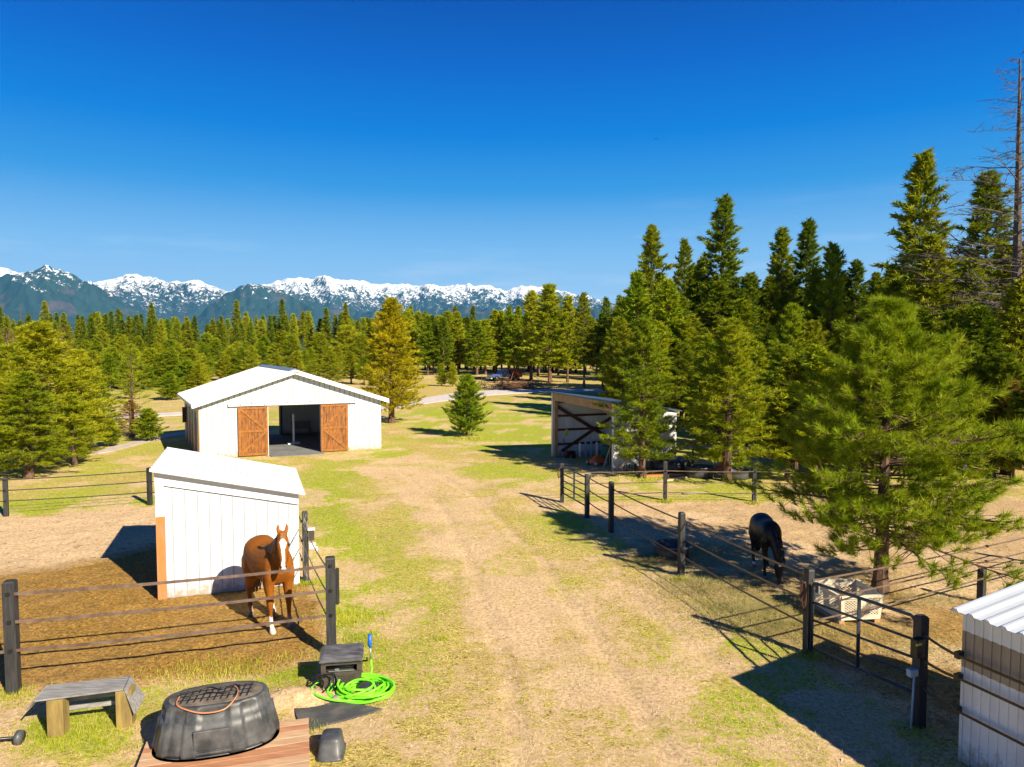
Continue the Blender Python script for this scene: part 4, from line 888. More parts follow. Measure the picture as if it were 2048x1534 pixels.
mb = MB(); mb.box(L_(.09, .02, 0), lu*.14, lv*.14, (0, 0, lza-.2)); mb.build('door_post', M['fascia_wood'], lt)
mb = MB(); mb.prism([L_(.08, -.01, lza-.36), L_(LWd-.05, -.01, lzb-.36), L_(LWd-.05, -.01, lzb-.02), L_(.08, -.01, lza-.02)], lv*.05); mb.build('fascia', M['fascia_wood'], lt)
mb = MB(); c_ = [L_(-.12, -.15, lza), L_(LWd+.12, -.15, lzb), L_(LWd+.12, LDp+.2, lzb-.42), L_(-.12, LDp+.2, lza-.42)]; mb.hexa(c_, [p+Vector((0, 0, .05)) for p in c_])
mb.build('roof', M['roof_blue'] if 'roof_blue' in M else M['galv'], lt)
for z in (.5, 1.15, 1.78, 2.4): mb = MB(); mb.box(L_(.065, .15, z), lv*(LDp-.3), lu*.04, (0, 0, .10)); mb.build('girt', M['dark_wood'], lt)
mb = MB(); mb.bar(L_(.13, .2, 2.25), L_(.13, 3.6, .25), .04, .15); mb.bar(L_(.175, .4, .25), L_(.175, 3.6, 2.1), .04, .13); mb.build('cross_brace', M['dark_wood'], lt)
# ---------------------------------------------------------------- paddock fences
def post_at(k): return P(*POST[k])
def make_post(mb, p, h, s=.115, rz=0, h0=-.1):
    u = Vector((math.cos(rz), math.sin(rz), 0)); v = Vector((-u.y, u.x, 0)); r = []
    for z, f in ((h0, 1), (h-.03, 1), (h-.008, .82), (h, .55)):
        r.append([p+u*(a*s/2*f)+v*(b*s/2*f)+Vector((0, 0, z)) for a, b in ((-1, -1), (1, -1), (1, 1), (-1, 1))])
    mb.loft(r, smooth=False)
def strap_mb(mb, a, b, wd=.035, sag=.02, n=8, tw=0):
    pts = []
    for i in range(n+1):
        t_ = i/n; pts.append(a.lerp(b, t_)-Vector((0, 0, sag*4*t_*(1-t_))))
    for i in range(n): mb.bar(pts[i], pts[i+1], .006, wd)
def fence(name, pts, hs, zs, label, off=.07, mat='strap', posts=None, wd=.035, pm='black_post', sag=.02, size=.115):
    """pts: ground points, hs: post height or None where there is no post, zs: strap heights at each point"""
    root = thing('paddock_fence', pts[0], label, 'fence', 'strap fences of the horse paddocks')
    for i, (p, h) in enumerate(zip(pts, hs)):
        if h is None: continue
        j = min(i, len(pts)-2); d = pts[j+1]-pts[j]; mb = MB(); make_post(mb, p, h, size, math.atan2(d.y, d.x)); o = mb.build('post', M[pm if not isinstance(pm, list) else pm[i]], root)
        for z in zs[i]: ins = MB(); nn_ = Vector((d.y, -d.x, 0)).normalized()*off; ins.cbox(p+nn_+Vector((0, 0, z-.02)), .05, .05, .04, math.atan2(d.y, d.x)); ins.build('insulator', M['insulator'], o)
    d0 = (pts[1]-pts[0]).normalized(); nn = Vector((d0.y, -d0.x, 0))*off
    for k in range(len(zs[0])):
        mb = MB()
        for i in range(len(pts)-1):
            strap_mb(mb, pts[i]+nn+Vector((0, 0, zs[i][k])), pts[i+1]+nn+Vector((0, 0, zs[i+1][k])), wd, sag)
        mb.build('strap', M[mat], root)
    return root
pA, pB, pC, pD, pE = map(post_at, ('A', 'B', 'Cc', 'D', 'E'))
pA0 = pA-(pB-pA)*1.0
hA, hB, hC = PZ(pA, 1160), PZ(pB, 1113), PZ(pC, 1022)
zA = [PZ(pA, y) for y in (1185, 1241, 1298)]; zB = [PZ(pB, y) for y in (1129, 1178, 1227)]
fence('f', [pA0, pA, pB], [hA, hA, hB], [zA, zA, zB], 'black posts and three brown straps in front of the chestnut horse', wd=.045, sag=.035, size=.15)
hid = pC+(pC-pB)*1.75; zC = [1.30, .88, .48]
fence('f', [pB, pC, hid], [None, hC, 1.3], [[z-.02 for z in zB], zC, [1.1, .75, .42]], 'worn black post and straps beside the right end of the run-in shed', mat='strap_dark', pm=['black_post', 'worn_post', 'black_post'], off=-.07, sag=.05)
pE0 = pE-(pD-pE)*.9; hD, hE = PZ(pD, 935), PZ(pE, 955)
fence('f', [pE0, pE, pD, hid], [hE, hE, hD, None], [[1.09, .78, .47]]*2+[[1.09, .76, .42]]*2, 'far left fence with two black posts in front of the grassy slope', wd=.03, mat='strap_dark')
g1, g2, p3, p4, p5, p6, r1, r2, q = map(post_at, ('G1', 'G2', 'P3', 'P4', 'P5', 'P6', 'R1', 'R2', 'Q'))
h_ = lambda p, y: PZ(p, y)
fence('f', [g2, p3, p4, p5], [h_(g2, 948), h_(p3, 963), h_(p4, 1024), h_(p5, 1137)], [[1.15, .78, .42], [1.15, .78, .42], [1.2, .80, .40], [1.24, .83, .42]], 'slanting fence with four black posts between the lane and the black horse', off=-.07, sag=.03)
r3 = r2+(r2-r1)*1.1; r4 = r3+(r2-r1)*1.2
fence('f', [g1, r1, r2, r3, r4], [None, h_(r1, 922), h_(r2, 925), 1.25, 1.25], [[.98, .62, .28]]*5, 'back fence with two black posts in front of the round tubs', wd=.03, off=.07)
q2 = q+(q-p5)*.8
fence('f', [p5, q, q2], [None, h_(q, 1137), 1.3], [[1.22, .88, .55], [1.12, .82, .5], [1.15, .85, .5]], 'fence behind the white crate and the silver shed', off=.07, wd=.03)
cz = [PZ(C0, 1308), PZ(C0, 1352), PZ(C0, 1417)]
fence('f', [p6, C0-rd*.09], [None, None], [[PZ(p6, 1264), PZ(p6, 1316), PZ(p6, 1370)], cz], 'three short straps from the near gate post to the silver shed', mat='strap_dark', off=0)
def gate(a, b, zl, zr, label, name='paddock_gate', posts=()):
    root = thing(name, a, label, 'gate', 'tube gates of the right paddock'); d = (b-a); L0 = d.length; u = d/L0
    A_ = lambda t_, z: a+u*t_+Vector((0, 0, z)); s, e = .10, L0-.10; n = len(zl)
    zz_ = lambda k, t_: zl[k]+(zr[k]-zl[k])*(t_-s)/(e-s)
    mb = MB(); r = .08; top = []
    pts = [A_(s, zl[-1]), A_(s, zl[0]-r)]+[A_(s+r*(1-math.cos(q_)), zz_(0, s)-r+r*math.sin(q_)) for q_ in (.4, .8, 1.2, 1.57)]
    pts += [A_(e-r*(1-math.cos(q_)), zz_(0, e)-r+r*math.sin(q_)) for q_ in (1.57, 1.2, .8, .4)]+[A_(e, zr[0]-r), A_(e, zr[-1])]
    mb.tube(pts, .024, 8); mb.build('frame', M['gate_metal'], root)
    for k in range(1, n): mb = MB(); mb.tube([A_(s, zl[k]), A_(e, zr[k])], .018 if k < n-1 else .022, 6); mb.build('rail', M['gate_metal'], root)
    mb = MB(); m_ = (s+e)/2; mb.bar(A_(m_, zz_(0, m_)), A_(m_, zz_(n-1, m_)), .05, .02, up=u); mb.build('upright', M['gate_metal'], root)
    return root, A_
mbp = MB(); make_post(mbp, g1, h_(g1, 926), .12); o = mbp.build('gate_post', M['black_post'], loc=g1); tag(o, 'black post at the far left end of the distant tube gate', 'post')
gate(g1, g2, [1.16, .93, .72, .52, .32], [1.16, .93, .72, .52, .32], 'distant dark tube gate at the corner of the right paddock')
g_, GA = gate(p5, p6, [PZ(p5, y) for y in (1160, 1200, 1235, 1263, 1290)], [PZ(p6, y) for y in (1240, 1286, 1322, 1358, 1392)], 'near dark tube gate beside the silver shed')
mb = MB(); c = p5+Vector((.13, -.02, 1.0)); mb.cbox(c, .07, .03, .13, -1.2); mb.build('latch', M['galv'], g_)
mbp = MB(); make_post(mbp, p6, h_(p6, 1230), .125, math.atan2((p6-p5).y, (p6-p5).x)); o = mbp.build('gate_post', M['black_post'], loc=p6); tag(o, 'tall black gate post carrying an energizer box near the silver shed', 'post')
# energizer, insulated pipe, rope
eb = thing('fence_energizer', p6+Vector((-.02, -.1, 1.1)), 'dark box with a yellow sticker fixed to the near gate post', 'box')
cc = p6+Vector((-.10, -.10, .98)); mb = MB(); mb.cbox(cc, .15, .10, .24, .45); mb.build('case', M['insulator'], eb, bevel=.01)
mb = MB(); mb.cbox(cc+Vector((-.02, -.062, .17)), .10, .012, .03, .45); mb.build('sticker', M['yellow'], eb); mb = MB(); mb.cbox(cc+Vector((.03, -.058, .02)), .03, .02, .03, .45); mb.build('switch', M['red_paint'], eb)
sb = thing('switch_box', p6+Vector((-.13, -.15, 0)), 'small blue grey box on a thin pipe in front of the near gate post', 'box')
bb_ = P(1822, 1455); mb = MB(); mb.tube([bb_+Vector((0, 0, -.05)), bb_+Vector((.02, 0, PZ(bb_, 1350)))], .014, 8); mb.build('pipe', M['bluegrey'], sb)
zq = PZ(bb_, 1352); mb = MB(); mb.cbox(bb_+Vector((.0, 0, zq)), .15, .08, .10, .3); mb.build('box', M['bluegrey'], sb, bevel=.012)
for pp, side, lab in ((p5, -1, 'dark halter and lead rope hanging on the left post of the near gate'), (g1, -1, 'small bundle of rope tied to the far gate post')):
    mb = MB(); hz = 1.2 if pp is p5 else 1.1; n = 26
    for j in range(4 if pp is p5 else 2):
        w0 = .045+.012*j; ln_ = .48-.05*j if pp is p5 else .3
        pts = [pp+Vector((-.10-.012*j+w0*math.sin(t_)*.6, -.07-.01*j, hz-ln_/2+ln_/2*math.cos(t_)+.01*math.sin(5*t_))) for t_ in [2*math.pi*k/n for k in range(n)]]
        mb.tube(pts, .009, 5, closed=True)
    o = mb.build('lead_rope', M['leather'], loc=pp+Vector((-.1, -.07, .8))); tag(o, lab, 'rope')
# brown pot with white cap and sign card on the worn post
bx = thing('rain_gauge_box', pC+Vector((.12, -.05, 1.0)), 'small brown box with white cap on the worn fence post', 'box')
c = pC+Vector((.14, -.03, .90)); mb = MB(); mb.cbox(c, .11, .10, .22, .2); mb.build('case', M['reel_brown'], bx); mb = MB(); mb.cbox(c+Vector((0, 0, .22)), .14, .13, .03, .2); mb.build('cap', M['white_trim'], bx)
mb = MB(); mb.cbox(pC+Vector((.17, -.06, .72)), .13, .02, .13, .2); mb.cbox(pC+Vector((.26, -.06, .67)), .03, .02, .10, .2); o = mb.build('white_card', M['white_trim'], loc=pC+Vector((.17, -.06, .7))); tag(o, 'white plastic card hanging under the brown box on the worn post', 'card')
mb = MB(); mb.cbox(pB+Vector((.105, .02, .82)), .045, .07, .58, 0); o = mb.build('conduit_strip', M['black_post'], loc=pB+Vector((.105, .02, .82))); tag(o, 'black batten fixed to the right side of the near corner post', 'batten')
# ---------------------------------------------------------------- foreground things
def frame(o, ang):
    u = Vector((math.cos(ang), math.sin(ang), 0)); v = Vector((-u.y, u.x, 0)); o = Vector(o)
    return lambda a, b, z: o+u*a+v*b+Vector((0, 0, z))
PA = math.radians(16.8); pc = Vector((-2.68, 8.97, 0)); K = frame(pc, PA)   # back right corner of the platform
pl = thing('wooden_platform', K(-.9, -.6, 0), 'new lumber platform under the upturned black stock tank', 'platform')
for i in range(9):
    mb = MB(); b0 = -.142*(i+1); mb.box(K(-1.93, b0, .062), K(0, b0, .062)-K(-1.93, b0, .062), K(0, b0+.138, 0)-K(0, b0, 0), (0, 0, .038)); mb.build('plank', M['lumber_red' if i in (1, 4, 5) else 'lumber'], pl, bevel=.004)
for a in (-1.9, -1.0, -.06): mb = MB(); mb.box(K(a, -1.27, 0), K(a+.05, -1.27, 0)-K(a, -1.27, 0), K(a, -.01, 0)-K(a, -1.27, 0), (0, 0, .061)); mb.build('joist', M['lumber_red'], pl)
def sup(t, a, b, e=2.6):
    c, s = math.cos(t), math.sin(t); return (a*math.copysign(abs(c)**(2/e), c), b*math.copysign(abs(s)**(2/e), s))
tc_ = Vector((-3.67, 8.47, .10)); TK = frame(tc_, PA)
tank = thing('stock_tank', tc_, 'big black oval stock tank upside down on the lumber platform', 'tank')
mb = MB(); N = 144; rings = []
hts = [0, .0, .03, .032, .07, .30, .40, .405, .53, .565, .58, .575]; ins_ = [0, .05, .05, 0, 0, .055, .075, .10, .125, .14, .165, .19]
for z, q_ in zip(hts, ins_):
    rg = []
    for k in range(N):
        t_ = 2*math.pi*k/N; fl = 0
        if .03 < z < .56:
            ph = (t_/(2*math.pi)*10) % 1; fl = .030 if .2 < ph < .8 else 0
        a, b = sup(t_, .735-q_-fl, .445-q_-fl*.9, 2.4); rg.append(TK(a, b, z))
    rings.append(rg)
mb.loft(rings); mb.build('shell', M['black_plastic'], tank)
mb = MB(); mb.loft([[TK(*sup(2*math.pi*k/48, a_, b_, 2.4), z) for k in range(48)] for a_, b_, z in ((.545, .26, .577), (.535, .25, .583))]); mb.build('dusty_bottom', M['dust'], tank)
mb = MB()
for i in range(11):
    a = -.40+i*.075; mb.box(TK(a, -.17, .5835), TK(a+.018, -.17, 0)-TK(a, -.17, 0), TK(a+.05, .15, 0)-TK(a, -.17, 0), (0, 0, .004))
for i in range(3): mb.box(TK(-.43, -.1+.1*i, .5845), TK(.42, -.1+.1*i, 0)-TK(-.43, -.1+.1*i, 0), TK(0, .014, 0)-TK(0, 0, 0), (0, 0, .005))
mb.build('grate', M['insulator'], tank)
mb = MB(); mb.box(TK(-.22, -.425, .10), TK(.18, -.425, 0)-TK(-.22, -.425, 0), TK(0, .04, 0)-TK(0, 0, 0), (0, 0, .24)); mb.box(TK(-.2, -.435, .05), TK(.2, -.435, 0)-TK(-.2, -.435, 0), TK(0, .05, 0)-TK(0, 0, 0), (0, 0, .035)); mb.build('molded_panel', M['black_plastic'], tank, bevel=.012)
def curve_pts(cs, n=10):
    out = []
    for i in range(len(cs)-1):
        p0 = cs[max(i-1, 0)]; p1 = cs[i]; p2 = cs[i+1]; p3 = cs[min(i+2, len(cs)-1)]
        for k in range(n):
            t = k/n; out.append(.5*((2*p1)+(p2-p0)*t+(2*p0-5*p1+4*p2-p3)*t*t+(3*p1-p0-3*p2+p3)*t**3))
    return out+[cs[-1]]
mb = MB(); mb.tube(curve_pts([TK(-.42, .0, .60), TK(-.42, -.2, .60), TK(-.28, -.31, .565), TK(-.1, -.36, .53), TK(.12, -.345, .535), TK(.24, -.22, .60), TK(.25, -.02, .60), TK(.2, .1, .60)]), .009, 6); o = mb.build('copper_cable', M['copper'], loc=TK(0, -.3, .55)); tag(o, 'copper coloured cable looping over the edge of the upturned tank', 'cable')
mb = MB(); mb.tube(curve_pts([TK(-.44, .02, .605), TK(-.3, .1, .60), TK(-.1, .16, .60), TK(.05, .05, .605), TK(.2, .12, .61), TK(.27, .0, .605), TK(.1, -.06, .60), TK(-.12, .02, .60), TK(-.34, -.06, .60)]), .007, 6); o = mb.build('black_cable', M['insulator'], loc=TK(0, 0, .6)); tag(o, 'thin black cable lying coiled on top of the upturned tank', 'cable')
# bench
bh = thing('trestle_bench', Vector((-5.6, 8.9, 0)), 'weathered grey plank bench on two stubby wooden legs', 'bench')
c1, c2, c3, c4 = Vector((-6.04, 8.62, .49)), Vector((-5.07, 8.90, .50)), Vector((-5.19, 9.25, .50)), Vector((-6.13, 9.02, .49))
mb = MB(); mb.hexa([c1, c2, c3, c4], [p+Vector((0, 0, .022)) for p in (c1, c2, c3, c4)]); mb.build('seat', M['grey_wood'], bh)
f1, f2 = Vector((-4.92, 8.86, .20)), Vector((-4.98, 9.22, .24)); mb = MB(); mb.hexa([c2+Vector((.004, 0, .02)), f1, f2, c3+Vector((.004, 0, .02))], [p+Vector((.02, .0, .012)) for p in (c2+Vector((.004, 0, .02)), f1, f2, c3+Vector((.004, 0, .02)))]); mb.build('end_flap', M['grey_wood'], bh)
f1, f2 = Vector((-6.16, 8.66, .36)), Vector((-6.24, 9.03, .36)); mb = MB(); mb.hexa([f1, c1+Vector((-.004, 0, .01)), c4+Vector((-.004, 0, .01)), f2], [p+Vector((-.015, 0, .014)) for p in (f1, c1+Vector((-.004, 0, .01)), c4+Vector((-.004, 0, .01)), f2)]); mb.build('end_flap', M['grey_wood'], bh)
for p in (Vector((-5.84, 8.76, -.03)), Vector((-5.10, 9.0, -.03))): mb = MB(); mb.cbox(p, .19, .20, .515, .22); mb.build('leg', M['leg_wood'], bh, bevel=.006)
for z, dy in ((.36, .12), (.25, .10)): mb = MB(); mb.bar(Vector((-5.9, 8.8+dy, z)), Vector((-5.1, 9.02+dy, z)), .02, .055); mb.build('rail', M['grey_wood'], bh)
# reel box
rc = P(683, 1380); RK = frame(rc, .16)
rb = thing('hose_reel_box', rc, 'brown plastic hose reel box with grey lid beside the near corner post', 'box')
mb = MB(); W_, D_, H_ = .58, .30, .42
def fr(z, s): return [RK(-W_/2*s, .02+(1-s)*.1, z), RK(W_/2*s, .02+(1-s)*.1, z), RK(W_/2*s, .02+D_*1, z), RK(-W_/2*s, .02+D_*1, z)]
mb.loft([fr(-.02, .95), fr(.24, .985), fr(.245, .985)], smooth=False); mb.box(RK(-W_/2, .03, .24), RK(W_/2, 0, 0)-RK(-W_/2, 0, 0), RK(0, D_-.03, 0)-RK(0, .0, 0), (0, 0, .02))
for a in (-W_/2, W_/2-.07): mb.box(RK(a, .021, .26), RK(.07, 0, 0)-RK(0, 0, 0), RK(0, .03, 0)-RK(0, 0, 0), (0, 0, .12))
mb.box(RK(-W_/2, .021, .36), RK(W_/2, 0, 0)-RK(-W_/2, 0, 0), RK(0, .03, 0)-RK(0, 0, 0), (0, 0, .06))
for a in (-W_/2, W_/2-.03): mb.box(RK(a, .05, .26), RK(.03, 0, 0)-RK(0, 0, 0), RK(0, D_-.05, 0)-RK(0, 0, 0), (0, 0, .16))
mb.box(RK(-W_/2+.03, D_-.03, .26), RK(W_-.06, 0, 0)-RK(0, 0, 0), RK(0, .03, 0)-RK(0, 0, 0), (0, 0, .16)); mb.build('case', M['reel_brown'], rb, bevel=.004)
mb = MB(); mb.tube([RK(-.22, .14, .31), RK(.22, .14, .31)], .05, 12); mb.build('drum', M['insulator'], rb)
mb = MB(); mb.box(RK(-.18, .005, .275), RK(.36, 0, 0)-RK(0, 0, 0), RK(0, .02, 0)-RK(0, 0, 0), (0, 0, .012)); mb.box(RK(-.09, .0, .287), RK(.06, 0, 0)-RK(0, 0, 0), RK(0, .02, 0)-RK(0, 0, 0), (0, 0, .03)); mb.build('hose_guide', M['galv'], rb)
mb = MB()
for i in range(9):
    for j in range(8): 
        a = -.19+i*.044+(.02 if j % 2 else 0); z = .03+j*.024; yy = .02+.1*.03-.012; mb.box(RK(a, yy, z), RK(.034, 0, 0)-RK(0, 0, 0), RK(0, .02, 0)-RK(0, 0, 0), (0, 0, .014))
mb.build('wicker_panel', M['reel_brown'], rb)
mb = MB()
lid = lambda s, z, y0: [RK(-W_/2-.02*s, y0, z), RK(W_/2+.02*s, y0, z), RK(W_/2+.02*s, D_+.04, z+.055), RK(-W_/2-.02*s, D_+.04, z+.055)]
mb.loft([lid(1, .42, -.03), lid(1, .455, -.03), [p+Vector((0, 0, .02)) for p in lid(-1.5, .47, .03)]], smooth=False); mb.build('lid', M['reel_grey'], rb, bevel=.01)
mb = MB(); mb.tube([RK(W_/2, .2, .32), RK(W_/2+.07, .2, .32), RK(W_/2+.07, .12, .40)], .012, 6); mb.build('crank', M['insulator'], rb)
# green hose
hc = P(722, 1387); hr = random.Random(3); pts = []; n = 22*15
for k in range(n):
    t_ = 2*math.pi*k/22; i = k/22; r1 = .30+.10*math.sin(i*1.7)+.03*math.sin(i*5.1); ox = .10*math.sin(i*2.3); oy = .05*math.cos(i*3.1)
    if 4 < i < 5.2: ox -= .22*math.sin((i-4)/1.2*math.pi)
    pts.append(hc+Vector((ox+r1*1.08*math.cos(t_)+.012*hr.uniform(-1, 1), oy+r1*.86*math.sin(t_), .03+.115*abs(math.sin(i*.8+.4))*(.55+.45*math.sin(t_*1.0+i)))))
noz = P(735, 1392)+Vector((0, .28, 0)); noz = Vector((-2.125, 10.28, 0))
pts += [hc+Vector((.0, .30, .06)), noz+Vector((0.02, -.05, .10)), noz+Vector((0, 0, .28))]
mb = MB(); mb.tube(curve_pts(pts, 3), .0175, 6); o = mb.build('garden_hose', M['hose_green'], loc=hc); tag(o, 'coiled bright lime green hose on the ground beside the reel box', 'hose')
nz = thing('spray_wand', noz, 'spray wand with a blue grip standing up beside the reel box', 'wand')
mb = MB(); mb.tube([noz+Vector((0, 0, .28)), noz+Vector((-.005, .01, .46))], [.016, .012], 8); mb.build('tube', M['galv'], nz)
mb = MB(); mb.tube([noz+Vector((-.005, .01, .46)), noz+Vector((-.01, .01, .50)), noz+Vector((-.015, .02, .66))], [.018, .03, .026], 10); mb.build('grip', M['blue'], nz)
mb = MB()
for j in range(3):
    c = P(655, 1384)+Vector((-.03*j-.02, -.05*j, .0)); mb.tube([c+Vector((.17*math.cos(t_), .06*math.sin(t_)-.02*j, .14+.13*math.sin(t_+j*.4))) for t_ in [2*math.pi*k/20 for k in range(20)]], .011, 6, closed=True)
o = mb.build('black_hose', M['insulator'], loc=P(650, 1384)); tag(o, 'short coil of black tubing at the left side of the reel box', 'hose')
mb = MB(); mtp = [(585, 1407), (620, 1401), (657, 1397), (700, 1404), (765, 1417), (705, 1434), (650, 1449), (601, 1459), (596, 1440)]; mb.prism([P(x, y, .035) for x, y in mtp][::-1], (0, 0, -.03)); o = mb.build('rubber_mat', M['mat_rubber']); tag(o, 'dusty black rubber mat under the edge of the green hose', 'mat')
def rock(name, c, r, m, seed, sq=.6):
    g = random.Random(seed); mb = MB(); n = 9; rings = []
    for i in range(1, 6):
        ph = math.pi*i/6; rings.append([c+Vector((r*math.sin(ph)*math.cos(2*math.pi*k/n)*g.uniform(.8, 1.1), r*math.sin(ph)*math.sin(2*math.pi*k/n)*g.uniform(.8, 1.1), r*sq*math.cos(ph)+r*sq*.7)) for k in range(n)])
    mb.loft(rings); return mb.build(name, m, loc=c)
tag(rock('stone', P(672, 1404), .085, M['stone'], 4), 'pinkish round stone between the rubber mat and the green hose', 'stone')
tag(rock('black_bag', P(736, 1383), .17, M['dark_cloth'], 6, .5), 'crumpled black lump inside the ring of green hose', 'bag')
# small bucket upside down
bc = P(656, 1522)+Vector((.0, .16, 0)); BK = frame(bc, .1)
mb = MB(); rr_ = lambda a, b, z, r: [BK(*sup(2*math.pi*k/40, a, b, 5), z) for k in range(40)]
mb.loft([rr_(.165, .20, 0, 0), rr_(.165, .20, .03, 0), rr_(.15, .185, .035, 0), rr_(.125, .15, .21, 0), rr_(.115, .14, .24, 0), rr_(.09, .115, .25, 0)]); o = mb.build('feed_bucket', M['black_plastic'], loc=bc); tag(o, 'small black square bucket turned upside down right of the lumber platform', 'bucket')
rd_ = thing('rod_with_wheel', P(20, 1478), 'black rod with a round end poking in at the left edge', 'rod'); e_ = P(37, 1475, .08)
mb = MB(); mb.tube([e_+Vector((-.8, -.12, .0)), e_], .02, 8); mb.build('rod', M['insulator'], rd_); mb = MB(); mb.tube([e_+Vector((-.02, 0, 0)), e_+Vector((.04, .006, 0))], .085, 20); mb.build('wheel', M['grey_plastic'], rd_)
# crate
X0 = P(1694, 1264); CK = frame(X0, math.radians(10)); cw, cd, ch0, ch1 = .82, .95, .10, .50
cu_ = P(1778, 1262)-X0; 
cr_ = thing('slatted_crate', X0, 'cream plastic bulk crate with perforated sides on a pallet under the large pine', 'crate')
E = [Vector((5.87, 12.25, 0)), Vector((6.68, 12.35, 0)), Vector((6.60, 13.20, 0)), Vector((5.72, 13.15, 0))]; ctr = sum(E, Vector())/4
lowc = [ctr+(p-ctr)*.93 for p in E]
for i in range(4):
    j = (i+1) % 4; mb = MB(); inn = lambda a, z: (lowc[i].lerp(lowc[j], a)*(1-z)+E[i].lerp(E[j], a)*z)+Vector((0, 0, ch0+(ch1-ch0)*z))
    nrm = (E[j]-E[i]).normalized().cross(Vector((0, 0, 1))); th = -nrm*.022
    def pan(a0, a1, q0, q1): 
        b_ = [inn(a0, q0), inn(a1, q0), inn(a1, q1), inn(a0, q1)]; mb.prism(b_, th)
    pan(0, .08, 0, 1); pan(.40, .60, 0, 1); pan(.92, 1, 0, 1)
    for a0, a1 in ((.08, .40), (.60, .92)):
        pan(a0, a1, 0, .12); pan(a0, a1, .84, 1)
        nx_, nz_ = 4, 6
        for k in range(-nz_, nx_):
            for s in (1, -1):
                pts_ = []
                for q_ in (0, 1):
                    xx = (k+nz_*q_ if s == 1 else nx_-(k+nz_*q_))/nx_; pts_.append((xx, q_))
                (x0, q0), (x1, q1) = pts_
                # clip to 0..1 in x
                def cl(xa, qa, xb, qb):
                    if xa > xb: xa, qa, xb, qb = xb, qb, xa, qa
                    if xb <= 0 or xa >= 1: return None
                    m_ = (qb-qa)/(xb-xa)
                    if xa < 0: qa -= m_*xa; xa = 0
                    if xb > 1: qb -= m_*(xb-1); xb = 1
                    return xa, qa, xb, qb
                c_ = cl(x0, q0, x1, q1)
                if c_ and c_[2]-c_[0] > .05: mb.bar(inn(a0+(a1-a0)*c_[0], .12+.72*c_[1])+th*.5, inn(a0+(a1-a0)*c_[2], .12+.72*c_[3])+th*.5, .012, .014, up=nrm.cross(Vector((0, 0, 1))) if False else nrm)
    mb.build('side_panel', M['cream_plastic'], cr_)
    mb = MB(); mb.bar(E[i]+Vector((0, 0, ch1)), E[j]+Vector((0, 0, ch1)), .05+.001*i, .05+.001*i); mb.build('rim', M['cream_plastic'], cr_)
mb = MB(); mb.prism([p+Vector((0, 0, ch0)) for p in lowc], (0, 0, -.03)); mb.build('floor', M['cream_plastic'], cr_)
for i in range(3): 
    mb = MB(); a_ = lowc[0].lerp(lowc[1], i/2*.9+.02); b_ = lowc[3].lerp(lowc[2], i/2*.9+.02); mb.bar(a_+Vector((0, 0, .03)), b_+Vector((0, 0, .03)), .10, .07); mb.build('pallet_runner', M['fascia_wood'], cr_)
# tubs
def tub(c, a, b, h, m, label, ang=0, taper=.85, name='water_tub', lip=.02):
    K_ = frame(c, ang); mb = MB(); N = 40; rg = lambda f, z, d=0: [K_(*sup(2*math.pi*k/N, a*f-d, b*f-d, 2.1), z) for k in range(N)]
    mb.loft([rg(taper, 0), rg((1+taper)/2, h*.5), rg(1, h-.04), rg(1, h-.04, -lip), rg(1, h, -lip), rg(1, h, .02), rg(1, h-.05, .03), rg(taper, .04, .03)]); o = mb.build(name, m, loc=c); return tag(o, label, 'tub')
tub(P(1345, 1112)+Vector((0, 0, -.02)), .46, .40, .32, M['black_plastic'], 'low black oval tub in the tree shade behind the slanting fence', .1)
tub(P(1472, 957)+Vector((0, .0, -.02)), .50, .40, .36, M['grey_plastic'], 'round grey tub on the grass right of the orange implement')
tub(P(1402, 955)+Vector((0, .2, -.02)), .55, .45, .42, M['black_plastic'], 'black round tub lying left of the pine with the grey tub', 0, 1.0)
tag(rock('tarp_heap', P(1345, 945)+Vector((0, .3, 0)), .85, M['dark_cloth'], 9, .42), 'heap under a black tarp in front of the open shed side wall', 'tarp')
# planks on the grass
def plank(p, q, w_, h, m, label, z=.03):
    mb = MB(); mb.bar(p+Vector((0, 0, z)), q+Vector((0, 0, z)), w_, h); o = mb.build('plank', M[m], loc=p); tag(o, label, 'plank', 'loose planks behind the right paddock')
plank(P(1366, 988), P(1416, 987), .16, .05, 'lumber_pale', 'short pale plank lying alone on the grass nearest the back fence')
plank(P(1312, 966), P(1372, 956), .12, .05, 'lumber_pale', 'pale plank behind the left back fence post')
plank(P(1285, 955), P(1375, 951), .22, .07, 'orange_wood', 'orange brown plank at the foot of the pine by the open shed', .05)
plank(P(1250, 938), P(1282, 954), .05, .05, 'yellow', 'thin yellow pole slanting on the grass by the open shed', .05)
plank(P(1300, 950), P(1375, 945), .2, .05, 'lumber_red', 'reddish plank on top of the lumber at the black tarp', .13)
# frame stack
sw = thing('saw_horse', P(1262, 945), 'white and dark folded frame leaning at the open shed side wall', 'frame'); c = P(1262, 946)
mb = MB(); mb.bar(c+Vector((-.45, 0, .2)), c+Vector((.0, .1, .62)), .05, .09); mb.build('rail', M['lumber_pale'], sw)
mb = MB(); mb.bar(c+Vector((0, .1, .62)), c+Vector((.55, .05, .1)), .05, .12); mb.build('rail', M['white_trim'], sw)
mb = MB()
for i in range(9): mb.bar(c+Vector((-.3+i*.11, -.05, 0)), c+Vector((-.25+i*.1, .1, .38-.02*i)), .03, .03)
mb.build('spindle', M['insulator'], sw)
mb = MB(); mb.bar(P(1270, 945)+Vector((0, 0, .0)), P(1278, 935)+Vector((0, .2, 1.55)), .07, .05); o = mb.build('dark_board', M['dark_cloth'], loc=P(1270, 945)); tag(o, 'tall dark board leaning on the open shed side wall', 'board')
